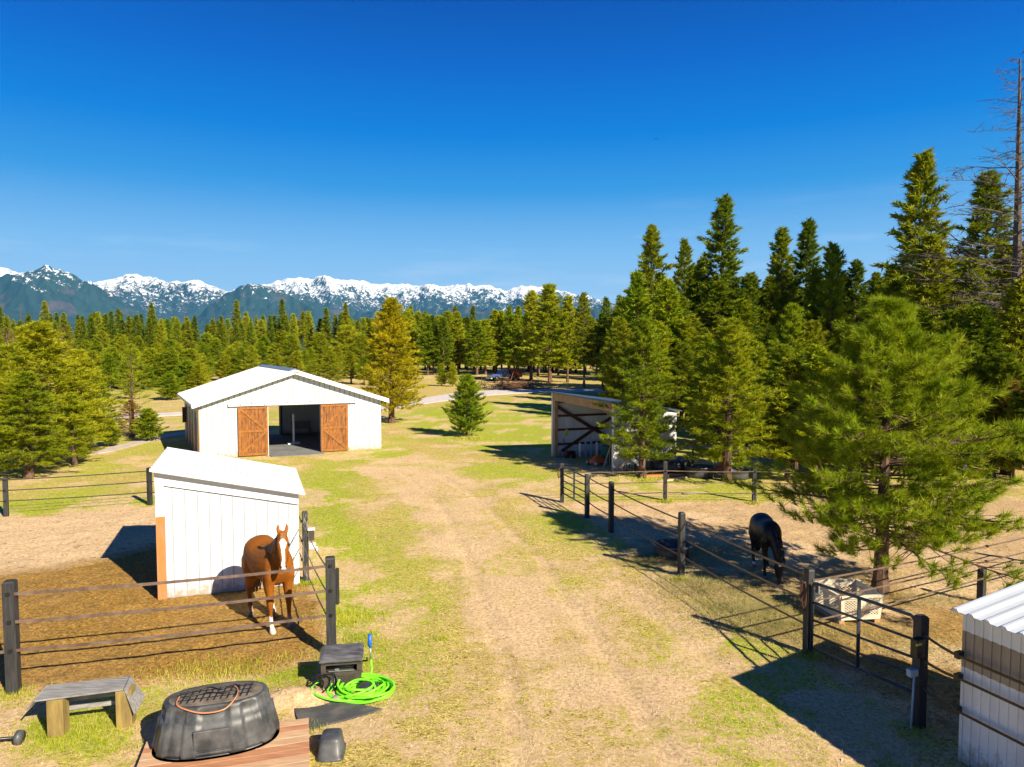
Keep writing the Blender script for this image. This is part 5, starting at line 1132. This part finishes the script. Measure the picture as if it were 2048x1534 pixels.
# mower
mw = P(1196, 930); m_ = thing('lawn_mower', mw, 'orange push mower at the right side of the open shed mouth', 'mower'); MK = frame(mw, .6)
mb = MB(); mb.loft([[MK(*sup(2*math.pi*k/20, .38*f, .24*f, 4), z) for k in range(20)] for f, z in ((1, .08), (1, .20), (.75, .26), (.4, .38), (.35, .40))]); mb.build('deck', M['orange_paint'], m_)
for a, b in ((-.3, .24), (.3, .24), (-.3, -.3), (.3, -.3)): mb = MB(); mb.tube([MK(a, b, .1), MK(a, b+.06, .1)], .11, 14); mb.build('wheel', M['galv'], m_)
mb = MB(); mb.tube([MK(.3, .2, .2), MK(.95, .2, .9), MK(.95, -.2, .9), MK(.3, -.2, .2)], .015, 6); mb.build('handle', M['insulator'], m_)
tb_ = P(1212, 930)+Vector((.1, .1, 0)); mb = MB(); mb.loft([[tb_+Vector((.26*f*math.cos(t_), .26*f*math.sin(t_), z)) for t_ in [2*math.pi*k/16 for k in range(16)]] for f, z in ((.8, 0), (1, .75), (1.05, .78), (.9, .80))]); o = mb.build('waste_bin', M['teal'], loc=tb_); tag(o, 'dark teal bin behind the orange mower in the open shed', 'bin')
for i, (x, lab, mt) in enumerate(((1206, 'long wooden tool handle leaning beside the teal bin', 'lumber_pale'), (1219, 'thin brown stake at the corner of the open shed', 'fascia_wood'))):
    a = P(x, 938); mb = MB(); mb.bar(a, a+Vector((.45 if i == 0 else .05, .3, 1.25)), .03, .03); o = mb.build('tool_handle', M[mt], loc=a); tag(o, lab, 'tool')
# inside the open shed: folded panels, bicycle like frame
for i in range(9):
    a = L_(.45, 1.05+i*.28, 0); mb = MB(); mb.box(a, lv*.05, lu*.10, (0, 0, .62+.05*(i % 3))); o = mb.build('panel', M['bluegrey' if i % 3 else 'white_trim'], loc=a); tag(o, 'narrow upright panel in the row along the back of the open shed', 'panel', 'row of panels in the open shed')
tr_ = thing('child_trike', L_(.7, .45, 0), 'small red and blue cart just inside the left post of the open shed', 'cart'); c = L_(.7, .45, 0)
mb = MB(); mb.cbox(c+Vector((0, 0, .15)), .45, .25, .16, .5); mb.build('body', M['red_paint'], tr_)
for s in (-1, 1): mb = MB(); mb.tube([c+Vector((.15*s, -.16, .12)), c+Vector((.15*s, -.11, .12))], .12, 12); mb.build('wheel', M['insulator'], tr_)
mb = MB(); mb.tube([c+Vector((-.15, 0, .3)), c+Vector((-.28, .05, .85))], .02, 6); mb.build('handle', M['truck_blue'], tr_)
mb = MB(); mb.cbox(L_(.3, .55, .95), .10, .08, .28, .4); o = mb.build('glove', M['yellow'], loc=L_(.3, .55, .95)); tag(o, 'yellow thing hanging inside the left post of the open shed', 'glove')
# orange implement
im = thing('tractor_implement', P(1425, 938), 'orange red farm implement frame behind the pine at the grey tub', 'implement'); c = P(1425, 940)
mb = MB(); mb.bar(c+Vector((.35, 0, .05)), c+Vector((.35, 0, 1.15)), .10, .10); mb.bar(c+Vector((-.55, 0, .12)), c+Vector((.35, 0, .12)), .12, .14); mb.build('frame', M['orange_paint'], im)
mb = MB(); q_ = [c+Vector((-.35+.35*math.sin(t_), .02, 1.55-.45*math.cos(t_))) for t_ in [k*.16-.2 for k in range(12)]]; mb.tube(q_, .07, 8); mb.build('curved_arm', M['red_paint'], im)
mb = MB(); mb.bar(c+Vector((-.75, .2, .2)), c+Vector((-.75, .2, 1.0)), .07, .07); mb.bar(c+Vector((-.78, .2, .95)), c+Vector((-.2, .2, 1.35)), .06, .06); mb.build('strut', M['insulator'], im)
# truck and brush pile
tk = P(1008, 762); t = thing('parked_truck', tk, 'old blue and red pickup truck parked at the dark wood edge', 'truck'); KK = frame(tk, math.radians(205))
def tbx(mb, a, b, z, da, db, dz, ta=0): 
    o = KK(a, b, z); u_ = KK(1, 0, 0)-KK(0, 0, 0); v_ = KK(0, 1, 0)-KK(0, 0, 0); 
    mb.hexa([o, o+u_*da, o+u_*da+v_*db, o+v_*db], [o+u_*ta+Vector((0, 0, dz)), o+u_*(da-ta)+Vector((0, 0, dz)), o+u_*(da-ta)+v_*db+Vector((0, 0, dz)), o+u_*ta+v_*db+Vector((0, 0, dz))])
mb = MB(); tbx(mb, .9, -.9, .55, 1.3, 1.8, .45, .06); tbx(mb, -.6, -.9, .55, 1.5, 1.8, .45); tbx(mb, -.5, -.8, 1.0, 1.3, 1.6, .6, .22); mb.build('cab', M['truck_blue'], t)
mb = MB(); tbx(mb, -2.4, -.9, .55, 1.78, 1.8, 1.1); mb.build('cargo_bed', M['red_paint'], t)
mb = MB(); tbx(mb, -.28, -.83, 1.1, .85, .02, .36, .10); tbx(mb, .62, -.7, 1.08, .02, 1.4, .38); mb.build('window', M['dark_glass'], t)
mb = MB(); tbx(mb, 2.2, -.8, .62, .03, 1.6, .26); mb.build('grille', M['galv'], t); mb = MB(); tbx(mb, 2.2, -.95, .38, .12, 1.9, .14); mb.build('bumper', M['white_trim'], t)
for a in (1.5, -1.6):
    for b in (-.95, .78): mb = MB(); mb.tube([KK(a, b, .38), KK(a, b+.2, .38)], .38, 16); mb.build('wheel', M['insulator'], t)
def sticks(name, c, n, rx, ry, rz, m, label, seed, ln=1.4, r=.02):
    g = np.random.default_rng(seed); A = np.stack([g.normal(0, rx, n), g.normal(0, ry, n), np.abs(g.normal(0, rz, n))], 1); D = g.normal(0, 1, (n, 3))*[1, 1, .35]; D /= np.linalg.norm(D, axis=1, keepdims=True); L0 = g.uniform(.4, 1, (n, 1))*ln
    B = A+D*L0; B[:, 2] = np.abs(B[:, 2]); rr = g.uniform(.5, 1.3, n)*r; me = tri_mesh(name, limb_tris(A, B, rr, rr*.4)); o = link(name, me, m, loc=c); return o
tag(sticks('brush_pile', P(1028, 777), 420, 2.0, .8, .45, M['twig'], '', 3, 1.5, .035), 'tangled pile of cut branches in front of the parked truck', 'brush pile', kind='stuff')
tag(sticks('brush_pile', P(995, 780), 120, 1.0, .4, .15, M['bark_grey'], '', 4, 1.0, .03), 'low grey heap of sticks left of the branch pile', 'brush pile', kind='stuff')
mb = MB(); bd = PD(1312, 278, 60); mb.add([bd+Vector(v) for v in ((-.25, 0, .05), (0, -.05, 0), (.25, 0, .06), (0, .08, .01), (0, 0, -.03), (.0, .02, .04))], [(0, 1, 4), (0, 4, 3), (0, 5, 1), (0, 3, 5), (2, 4, 1), (2, 3, 4), (2, 1, 5), (2, 5, 3)]); o = mb.build('bird', M['insulator'], loc=bd); tag(o, 'tiny dark bird high in the blue sky', 'bird')
# ---------------------------------------------------------------- ground cover
g = np.random.default_rng(8)
def scatter(n, y0=6.8, y1=34, pw=1.0):
    Y = 1/(1/y1+g.uniform(0, 1, n)*(1/y0-1/y1)); X = g.uniform(-.80, .80, n)*Y; return X, Y
def blades(X, Y, ln, wd, tilt, seed, zoff=0):
    r = np.random.default_rng(seed); n = len(X); Z = gheight(X, Y)+zoff; az = r.uniform(0, 6.283, n); el = np.clip(r.normal(tilt, .3, n), .03, 1.5)
    d = np.stack([np.cos(az)*np.cos(el), np.sin(az)*np.cos(el), np.sin(el)], 1); s = np.stack([-np.sin(az+.5), np.cos(az+.5), 0*az], 1)
    o = np.stack([X, Y, Z], 1); ln = (ln*r.uniform(.5, 1.2, n))[:, None]; wd = (wd*r.uniform(.7, 1.3, n))[:, None]; return np.stack([o-s*wd, o+s*wd, o+d*ln], 1)
X, Y = scatter(420000); gz = zones(X, Y); clump = fbm(X*2.2, Y*2.2, 4, 15); keep = (gz[0]*.9+(clump-.5)*1.3 > .30+.35*g.uniform(0, 1, len(X))) & (gz[4] < .3) & (gz[1]*.8-(clump-.5)*1.5 < .55)
X, Y = X[keep], Y[keep]; sc_ = np.sqrt(Y/10)
T = blades(X, Y, .034*sc_, .0032*Y/10, .85, 3, -.004); tx, ty = [], []
for (x, y, n, sp_) in ((28, 1388, 500, .16), (663, 1312, 350, .14), (612, 1168, 350, .12), (700, 1290, 900, .35), (690, 1240, 900, .30), (130, 1470, 1500, .34), (640, 1500, 250, .2), (400, 1350, 900, .4), (520, 1340, 700, .4), (1835, 1460, 300, .2), (1615, 1315, 300, .15), (1362, 1160, 250, .12), (880, 1280, 130, .1), (1330, 1005, 200, .15), (1508, 1007, 200, .15), (620, 1460, 200, .12), (240, 1500, 250, .15), (935, 878, 500, .6), (1285, 958, 400, .5)):
    c = P(x, y); tx.append(c.x+g.normal(0, sp_, n)); ty.append(c.y+g.normal(0, sp_*.7, n))
tx = np.concatenate(tx); ty = np.concatenate(ty); T = np.concatenate([T, blades(tx, ty, .085*np.sqrt(ty/10), .0042*ty/10, 1.0, 77, -.004)])
M['blade'] = foliage('blade', [(.25, (.14, .23, .008, 1)), (.5, (.32, .38, .015, 1)), (.8, (.62, .56, .09, 1))], .3, 1.4)
print('grass', len(T)); tag(link('grass', tri_mesh('grass', T), M['blade']), 'short green grass growing in patches over the lane and slope', 'grass', kind='stuff')
X, Y = scatter(110000); gz = zones(X, Y); cl2 = fbm(X*1.1+5, Y*1.1, 4, 19); keep = ((gz[4] < .3) & (cl2+.15*g.uniform(-1, 1, len(X)) > .44)) | (gz[3] > .2+g.uniform(0, .5, len(X)))
X, Y = X[keep], Y[keep]; T = blades(X, Y, .06*np.sqrt(Y/10), .0026*Y/10, .12, 5, .004)
M['straw'] = foliage('straw', [(.3, (.55, .42, .15, 1)), (.6, (.75, .60, .28, 1)), (.8, (.85, .74, .45, 1))], .1, 3)
tag(link('straw', tri_mesh('straw', T), M['straw']), 'dry straw and dead grass lying flat over the ground', 'straw', kind='stuff')
# hay heaps
hp = []
for (x, y, n, sx, sy, h) in ((1420, 1175, 9000, .8, .5, .10), (1500, 1225, 8000, .8, .45, .10), (1560, 1260, 5000, .6, .35, .08), (1310, 1120, 4000, .6, .3, .07), (1400, 1100, 3500, 1.0, .4, .05), (1800, 1290, 5000, .9, .7, .05), (1850, 1200, 2500, .8, .3, .06), (1690, 1150, 3000, 1.2, .4, .04)):
    c = P(x, y); X = c.x+g.normal(0, sx, n); Y = c.y+g.normal(0, sy, n); hz = h*np.exp(-(((X-c.x)/sx)**2+((Y-c.y)/sy)**2)/2)*g.uniform(0, 1, n); hp.append(blades(X, Y, np.full(n, .10), np.full(n, .004), .12, n+x, hz))
M['hay'] = foliage('hay', [(.3, (.24, .22, .07, 1)), (.6, (.42, .36, .13, 1)), (.8, (.55, .46, .20, 1))], .15, 2.5)
tag(link('hay', tri_mesh('hay', np.concatenate(hp)), M['hay']), 'loose hay strewn along the slanting fence and by the crate', 'hay', kind='stuff')
# clods in the paddocks
def clods(n, inside, lo, hi, m, name, label, seed):
    r = np.random.default_rng(seed); X, Y = scatter(n); gz = zones(X, Y); k = inside(gz, X, Y, r); X, Y = X[k], Y[k]; n = len(X); Z = gheight(X, Y); s = r.uniform(lo, hi, n)*(r.uniform(0, 1, n)**2*1.6+.5)
    base = np.array([[1, 0, 0], [-.5, .9, 0], [-.5, -.9, 0], [.1, 0, .75]]); a = r.uniform(0, 6.28, n); out = []
    V = base[None]*r.uniform(.6, 1.4, (n, 4, 3)); c, s_ = np.cos(a)[:, None], np.sin(a)[:, None]; x = V[..., 0]*c-V[..., 1]*s_; y = V[..., 0]*s_+V[..., 1]*c; V = np.stack([x, y, V[..., 2]], -1)*s[:, None, None]+np.stack([X, Y, Z-.003], 1)[:, None]
    T = np.concatenate([V[:, [0, 1, 3]], V[:, [1, 2, 3]], V[:, [2, 0, 3]]]); tag(link(name, tri_mesh(name, T), m), label, name.split('_')[-1], kind='stuff')
M['clod_dark'] = simple('clod_dark', (.16, .085, .02, 1), (.32, .19, .05, 1), 5, .95, contrast=(.4, .6)); M['clod_sand'] = simple('clod_sand', (.42, .29, .17, 1), (.6, .44, .28, 1), 5, .95)
clods(110000, lambda z, X, Y, r: (z[2] > .3) & (fbm(X*2, Y*2, 3, 44)+r.uniform(-.2, .2, len(X)) > .5), .006, .015, M['clod_dark'], 'manure_clods', 'dark manure clods littering the muddy paddock floor', 31)
clods(90000, lambda z, X, Y, r: (z[1] > .6) & (z[2] < .3) & (fbm(X*2, Y*2, 3, 47)+r.uniform(-.2, .2, len(X)) > .56), .005, .013, M['clod_sand'], 'sand_clods', 'small sandy clods on the bare ground', 32)
# ---------------------------------------------------------------- horses
def tube_rings(path, hw, hd, lat=None, N=16, e=2.2):
    """rings round a path; hw half width along the lateral axis, hd half depth"""
    rings = []; n = len(path); lat0 = lat
    for i in range(n):
        a = path[max(i-1, 0)]; b = path[min(i+1, n-1)]; d = (b-a).normalized()
        l = (lat0[i] if isinstance(lat0, list) else (lat0 or Vector((0, 1, 0)))); l = (l-d*l.dot(d)).normalized(); o = d.cross(l)
        rings.append([path[i]+l*x+o*y for x, y in (sup(2*math.pi*k/N, hw[i], hd[i], e) for k in range(N))])
    return rings
def horse(loc, heading, s, label, coat, pose, mats, white):
    root = thing('horse', loc, label, 'horse'); root.rotation_euler.z = heading; root.scale = (s, s, s)
    mb = MB(); Vv = Vector
    xs = [-.70, -.67, -.58, -.45, -.28, -.08, .12, .30, .44, .55, .64, .70]
    zc = [1.20, 1.19, 1.17, 1.16, 1.14, 1.10, 1.09, 1.11, 1.12, 1.13, 1.13, 1.13]
    hd = [.08, .17, .27, .325, .335, .33, .335, .345, .35, .30, .20, .10]
    hw = [.07, .17, .26, .305, .31, .315, .315, .295, .27, .25, .20, .11]
    mb.loft(tube_rings([Vv((x, 0, z)) for x, z in zip(xs, zc)], hw, hd, N=24))
    # neck and head
    nk = pose['neck']; lat = pose['lat']; nw = [.16, .15, .125, .10, .088, .08]; nd = [.30, .27, .215, .175, .15, .13]
    mb.loft(tube_rings(nk, nw, nd, lat))
    po = nk[-1]; hx = pose['head'].normalized(); hl = pose['hlat'].normalized(); hl = (hl-hx*hl.dot(hx)).normalized(); fn = hl.cross(hx)
    if fn.dot(pose['front']) < 0: fn = -fn
    st = [-.09, -.04, .04, .14, .24, .34, .43, .50, .55, .585]; w_ = [.045, .07, .09, .105, .095, .075, .06, .056, .05, .03]; d_ = [.05, .08, .105, .125, .12, .095, .073, .065, .055, .035]
    off = [0, 0, .0, .0, -.01, -.015, -.012, -.008, -.012, -.015]
    mb.loft(tube_rings([po+hx*a+fn*o for a, o in zip(st, off)], w_, d_, [hl]*len(st), N=18))
    for sd in (-1, 1):   # ears, eye ridges, nostril swell
        b = po-hx*.05+hl*sd*.055+fn*.02; mb.loft(tube_rings([b-hx*-.02, b-hx*.05+hl*sd*.012, b-hx*.12+hl*sd*.02, b-hx*.165+hl*sd*.008], [.028, .034, .026, .007], [.022, .022, .018, .007], [hl]*4, N=10))
        e_ = po+hx*.15+hl*sd*.082+fn*.055; mb.loft(tube_rings([e_-hx*.05, e_, e_+hx*.05], [.012, .032, .012], [.012, .034, .012], [hl]*3, N=10))
        q = po+hx*.51+hl*sd*.036+fn*.02; mb.loft(tube_rings([q-hx*.035, q, q+hx*.03], [.012, .024, .012], [.015, .03, .012], [hl]*3, N=10))
    # legs
    for L in pose['legs']:
        pts, rr = L; mb.loft(tube_rings(pts, [r[0]*1.12 for r in rr], [r[1]*1.12 for r in rr], Vv((0, 1, 0)), N=14))
    tmp = mb.build('body', M['white_trim']); rm = tmp.modifiers.new('r', 'REMESH'); rm.mode = 'VOXEL'; rm.voxel_size = .0125; sm = tmp.modifiers.new('s', 'SMOOTH'); sm.iterations = 7; sm.factor = .6
    bpy.context.view_layer.update(); me = bpy.data.meshes.new_from_object(tmp.evaluated_get(bpy.context.evaluated_depsgraph_get())); bpy.data.objects.remove(tmp)
    n = len(me.vertices); co = np.empty(n*3, np.float32); me.vertices.foreach_get('co', co); co = co.reshape(-1, 3); me.polygons.foreach_set('use_smooth', np.ones(len(me.polygons), bool))
    col = coat(co, po, hx, hl, fn); vattr(me, 'coat', col); me.materials.clear(); body = link('body', me, mats[0], None); body.parent = root
    body.name = 'body'
    def child(nm, mb_, m):
        me_ = bpy.data.meshes.new(nm); me_.from_pydata(mb_.v, [], mb_.f); me_.polygons.foreach_set('use_smooth', mb_.sm); o = bpy.data.objects.new(nm, me_); me_.materials.append(m); C.objects.link(o); o.parent = root; return o
    for sd in (-1, 1):
        e_ = po+hx*.15+hl*sd*.104+fn*.062; m2 = MB(); m2.loft(tube_rings([e_+hl*sd*(-.008), e_, e_+hl*sd*.008], [.014, .02, .008], [.014, .02, .008], [hx]*3 if False else None, N=10) if False else [[e_+hl*sd*z_+hx*r_*math.cos(t_)+fn*r_*math.sin(t_) for t_ in [2*math.pi*k/12 for k in range(12)]] for z_, r_ in ((-.02, .012), (-.004, .02), (.006, .013), (.009, .004))]); child('eye', m2, M['eye'])
    gr = random.Random(4)
    for nm, gen in (('mane', pose['mane']), ('tail', pose['tail'])):
        m2 = MB()
        for pts, r in gen(gr, po, hx, hl, fn): m2.tube(curve_pts(pts, 4), [r*(1-.75*abs(i/(len(pts)*4-4)-.35)) for i in range((len(pts)-1)*4+1)], 5)
        child(nm, m2, mats[1])
    for i, L in enumerate(pose['legs']):
        f = L[0][-1]; m2 = MB(); m2.loft([[Vv((f.x+.012+(.062*q_)*math.cos(t_)+tz*.35, f.y+.056*q_*math.sin(t_), z)) for t_ in [2*math.pi*k/16 for k in range(16)]] for z, q_, tz in ((-.005, 1.04, .02), (.03, .98, 0.0), (.062, .84, -.02))]); child('hoof', m2, mats[2 + (1 if i in white else 0)])
    return root
M['eye'] = simple('eye', (.005, .004, .004, 1), None, 5, .1)
def coat_mat(name, rough=.45, spec=.5, var=.85):
    m, nt, n, b = newmat(name); b.inputs['Roughness'].default_value = rough; b.inputs['Specular IOR Level'].default_value = spec
    at = nt.nodes.new('ShaderNodeAttribute'); at.attribute_name = 'coat'; f = noise(nt, 60, 3, .6, stretch=(1, 1, .3)); nt.links.new(mixc(nt, 1, at.outputs['Color'], ramp(nt, f, [(.3, (var, var, var, 1)), (.7, (1, 1, 1, 1))]), 'MULTIPLY'), b.inputs['Base Color'])
    bump(nt, f, b, .15, .004); return m
def leg_front(x, y, fx=0, fy=0, lift=0):
    V_ = Vector; p = [V_((.50, y*1.05, 1.12)), V_((.50, y*1.1, .98)), V_((.47+fx*.2, y*1.05, .84)), V_((.485+fx*.35, y, .66)), V_((.50+fx*.5, y+fy*.5, .50)), V_((.50+fx*.55, y+fy*.55, .44)), V_((.495+fx*.7, y+fy*.7, .32)), V_((.49+fx*.85, y+fy*.85, .20)), V_((.50+fx*.95, y+fy*.95, .15)), V_((.53+fx, y+fy, .09)), V_((.555+fx, y+fy, .045)), V_((.56+fx, y+fy, 0))]
    r = [(.07, .15), (.085, .15), (.085, .12), (.062, .075), (.052, .056), (.046, .050), (.031, .036), (.031, .037), (.038, .045), (.033, .037), (.043, .046), (.05, .055)]; return p, r
def leg_hind(y, fx=0, fy=0):
    V_ = Vector; p = [V_((-.42, y*.8, 1.22)), V_((-.42, y, 1.06)), V_((-.38, y*1.08, .92)), V_((-.36+fx*.3, y*1.1, .80)), V_((-.47+fx*.5, y*1.05, .65)), V_((-.565+fx*.7, y, .54)), V_((-.56+fx*.75, y+fy*.5, .46)), V_((-.53+fx*.85, y+fy*.8, .32)), V_((-.51+fx*.95, y+fy*.9, .20)), V_((-.50+fx*.97, y+fy, .15)), V_((-.47+fx, y+fy, .09)), V_((-.45+fx, y+fy, .045)), V_((-.445+fx, y+fy, 0))]
    r = [(.10, .20), (.14, .23), (.145, .20), (.12, .15), (.075, .095), (.052, .068), (.042, .055), (.034, .04), (.034, .04), (.040, .047), (.035, .038), (.043, .046), (.05, .055)]; return p, r
# chestnut
ch_pos = Vector((-4.42, 12.50, .0)); ch_head = math.atan2(-.75, .60)
# direction to the camera in the horse's own frame
toc = Vector((0, 0, 0))-ch_pos; ca = math.atan2(toc.y, toc.x)-ch_head; ca = (ca+math.pi) % (2*math.pi)-math.pi
fh = Vector((math.cos(ca*.95), math.sin(ca*.95), 0)); fl = Vector((-fh.y, fh.x, 0))
nk = [Vector((.36, 0, 1.20)), Vector((.52, 0, 1.31)), Vector((.66, .02*0+fh.y*.03, 1.44)), Vector((.76, 0, 1.56))+fh*0+Vector((0, fh.y*.07, 0)), Vector((.83, fh.y*.13, 1.66)), Vector((.87, fh.y*.17, 1.74))]
y1 = Vector((0, 1, 0)); lats = [y1, y1, y1.lerp(fl, .3), y1.lerp(fl, .6), y1.lerp(fl, .8), fl]
def mane_up(g_, po, hx, hl, fn):
    for k in range(70):
        t_ = g_.uniform(.12, 1); i = min(int(t_*5), 4); p = nk[i].lerp(nk[i+1], t_*5-i); d = (nk[i+1]-nk[i]).normalized(); l = lats[i]; u = d.cross(l); u = u if u.z > 0 else -u; c = p+u*[.27, .24, .19, .155, .13][i]
        sd = -1; ln = g_.uniform(.16, .30); yield [c-u*.03, c+u*.012+l*sd*.02, c+l*sd*(.09+.05*(1-t_))+Vector((0, 0, -ln*.45))-u*.02, c+l*sd*(.11+.07*(1-t_))+Vector((g_.uniform(-.03, .03), 0, -ln))-u*.04], .016
    for k in range(14): a = po-hx*.05+fn*.03+hl*g_.uniform(-.04, .04); yield [a-hx*.02, a+fn*.055+hx*.03, a+fn*.085+hx*.10+hl*g_.uniform(-.02, .02)], .011
def tail_f(g_, po, hx, hl, fn):
    for k in range(60):
        y = g_.gauss(0, .035); x = g_.uniform(-.05, .03); yield [Vector((-.66, y*.4, 1.33)), Vector((-.755+x*.3, y*.7, 1.22)), Vector((-.77+x, y*1.3, .95)), Vector((-.75+x*1.3, y*1.7, .65)), Vector((-.73+x, y*1.2, .38+g_.uniform(-.08, .1)))], .018
def coat_ch(co, po, hx, hl, fn):
    n = len(co); c = np.tile(np.array([.27, .085, .009]), (n, 1)); z = co[:, 2]
    nz = fbm(co[:, 0]*6+co[:, 1]*4, co[:, 2]*6, 3, 3)
    c *= (.82+.36*nz)[:, None]
    k = sstep(.75, .3, z)[:, None]; c = c*(1-k*.15)
    r = co-np.array(po); a = r@np.array(hx); l = r@np.array(hl); f = r@np.array(fn)
    head = (a > -.12) & (a < .64) & (np.abs(l) < .12) & (f > -.16) & (np.linalg.norm(r, axis=1) < .64)
    wd = np.interp(a, [.02, .06, .11, .16, .24, .40, .50, .56, .6], [.0, .025, .058, .05, .027, .023, .033, .036, .03])
    bl = head & (f > np.interp(a, [0, .2, .4, .55, .6], [.05, .06, .03, .0, -.04])) & (np.abs(l+.004*np.sin(a*30)) < wd) & (a > .02); 
    c[bl] = [.80, .76, .72]
    mz = head & (a > .53) & ~bl; c[mz] = [.40, .22, .16]
    for sd in (-1, 1):
        d = np.hypot(a-.515, l-sd*.045); c[head & (d < .02) & (f > -.03)] = [.02, .01, .008]; d = np.sqrt((a-.15)**2+(l-sd*.1)**2+(f-.06)**2); c[head & (d < .034)] = [.05, .018, .006]
    mo = head & (a > .555) & (a < .568) & (f > -.05); c[mo] = [.10, .05, .04]
    for (x0, y0, zt) in SOCKS: q = (np.hypot(co[:, 0]-x0, co[:, 1]-y0) < .11) & (z < zt+.015*np.sin(co[:, 1]*90)); c[q] = [.80, .73, .64]
    for (x0, y0, zt) in PALE: q = (np.hypot(co[:, 0]-x0, co[:, 1]-y0) < .11) & (z < zt); k = sstep(zt, zt-.15, z[q])[:, None]; c[q] = c[q]*(1-k)+np.array([.50, .30, .17])*k
    return np.concatenate([c, np.ones((n, 1))], 1)
legs = [leg_front(0, -.165, .06, .0), leg_front(0, .165, .0, .02), leg_hind(-.17, -.02, -.0), leg_hind(.17, .10, .02)]
f0, f1, h0, h1 = [L[0][-1] for L in legs]
SOCKS = [(f0.x, f0.y, .27), (h1.x-.02, h1.y, .30)]; PALE = [(f1.x, f1.y, .28), (h0.x, h0.y, .2)]
M['coat_chestnut'] = coat_mat('coat_chestnut', .62, .15, .7); M['mane_chestnut'] = simple('mane_chestnut', (.20, .075, .018, 1), (.33, .15, .05, 1), 20, .5)
M['hoof_pale'] = simple('hoof_pale', (.55, .45, .34, 1), None, 5, .5); M['hoof_dark'] = simple('hoof_dark', (.20, .14, .09, 1), None, 5, .5)
horse(ch_pos, ch_head, 1.0, 'chestnut horse with a white blaze standing and facing the camera', coat_ch, dict(neck=nk, lat=lats, head=Vector((fh.x*.36, fh.y*.36, -.93)), hlat=fl, front=fh, legs=legs, mane=mane_up, tail=tail_f), (M['coat_chestnut'], M['mane_chestnut'], M['hoof_dark'], M['hoof_pale']), (0, 3))
# black horse, grazing
bk_pos = Vector((5.60, 15.25, .0)); bk_head = -math.pi/2-.06
nkb = [Vector((.36, 0, 1.18)), Vector((.55, 0, 1.12)), Vector((.72, .02, .98)), Vector((.84, .03, .82)), Vector((.90, .04, .68)), Vector((.92, .05, .58))]
def mane_dn(g_, po, hx, hl, fn):
    for k in range(70):
        t_ = g_.uniform(.12, 1); i = min(int(t_*5), 4); p = nkb[i].lerp(nkb[i+1], t_*5-i); d = (nkb[i+1]-nkb[i]).normalized(); u = d.cross(y1); u = u if u.z > 0 else -u; c = p+u*[.27, .24, .19, .155, .13][i]; yield [c-u*.03, c+u*.01+y1*.03, c+y1*.12+Vector((0, 0, -.08)), c+y1*.14+Vector((0, 0, -.22))], .016
def coat_bk(co, po, hx, hl, fn):
    n = len(co); c = np.tile(np.array([.012, .010, .011]), (n, 1)); r = co-np.array(po); a = r@np.array(hx); l = r@np.array(hl); f = r@np.array(fn)
    c[(np.hypot(a-.10, l) < .04) & (f > .04)] = [.5, .5, .5]
    q = (a > .42) & (a < .62) & (np.abs(l) < .07) & (f > -.12); c[q] = [.05, .035, .03]
    for (x0, y0, zt) in SOCKB: q = (np.hypot(co[:, 0]-x0, co[:, 1]-y0) < .1) & (co[:, 2] < zt); c[q] = [.7, .65, .58]
    return np.concatenate([c, np.ones((n, 1))], 1)
legs = [leg_front(0, -.15, -.02, 0), leg_front(0, .15, .16, .02), leg_hind(-.16, .0, 0), leg_hind(.15, .14, .02)]
SOCKB = [(legs[1][0][-1].x, legs[1][0][-1].y, .19), (legs[2][0][-1].x, legs[2][0][-1].y, .12)]
M['coat_black'] = coat_mat('coat_black', .42, .25); M['mane_black'] = simple('mane_black', (.008, .008, .009, 1), None, 20, .5)
bh_ = horse(bk_pos, bk_head, .83, 'black horse grazing with its head down beside the large pine', coat_bk, dict(neck=nkb, lat=y1, head=Vector((.16, .03, -.95)), hlat=y1, front=Vector((1, 0, .3)), legs=legs, mane=mane_dn, tail=tail_f), (M['coat_black'], M['mane_black'], M['hoof_dark'], M['hoof_pale']), (1,))
# its halter
po = nkb[-1]; hx = Vector((.16, .03, -.95)).normalized(); hl = (y1-hx*y1.dot(hx)).normalized(); fn = hx.cross(hl); fn = fn if fn.x > 0 else -fn
m2 = MB(); rg = lambda a, w_, d_, o_=-.01: [po+hx*a+fn*o_+hl*w_*math.cos(t_)+fn*d_*math.sin(t_) for t_ in [2*math.pi*k/20 for k in range(20)]]
m2.tube(rg(.33, .085, .108), .010, 5, closed=True); m2.tube(rg(.03, .10, .118), .010, 5, closed=True)
for sd in (-1, 1): m2.tube([po+hx*.04+hl*sd*.098, po+hx*.2+hl*sd*.108, po+hx*.33+hl*sd*.085], .010, 5)
me_h = bpy.data.meshes.new('halter'); me_h.from_pydata(m2.v, [], m2.f); me_h.materials.append(M['leather']); o = bpy.data.objects.new('halter', me_h); C.objects.link(o); o.parent = bh_; o['label'] = 'brown leather halter'
# ---------------------------------------------------------------- haze
mb = MB(); mb.box((-16000, -300, -40), (32000, 0, 0), (0, 16500, 0), (0, 0, 1500))
m = bpy.data.materials.new('haze'); m.use_nodes = True; n_ = m.node_tree; n_.nodes.clear(); pv = n_.nodes.new('ShaderNodeVolumePrincipled'); ou = n_.nodes.new('ShaderNodeOutputMaterial')
pv.inputs['Color'].default_value = (.07, .50, 1, 1); pv.inputs['Density'].default_value = 2.8e-5; pv.inputs['Anisotropy'].default_value = .0
n_.links.new(pv.outputs[0], ou.inputs['Volume']); o = mb.build('haze', m); tag(o, 'thin blue haze in the valley air', 'haze', kind='stuff')
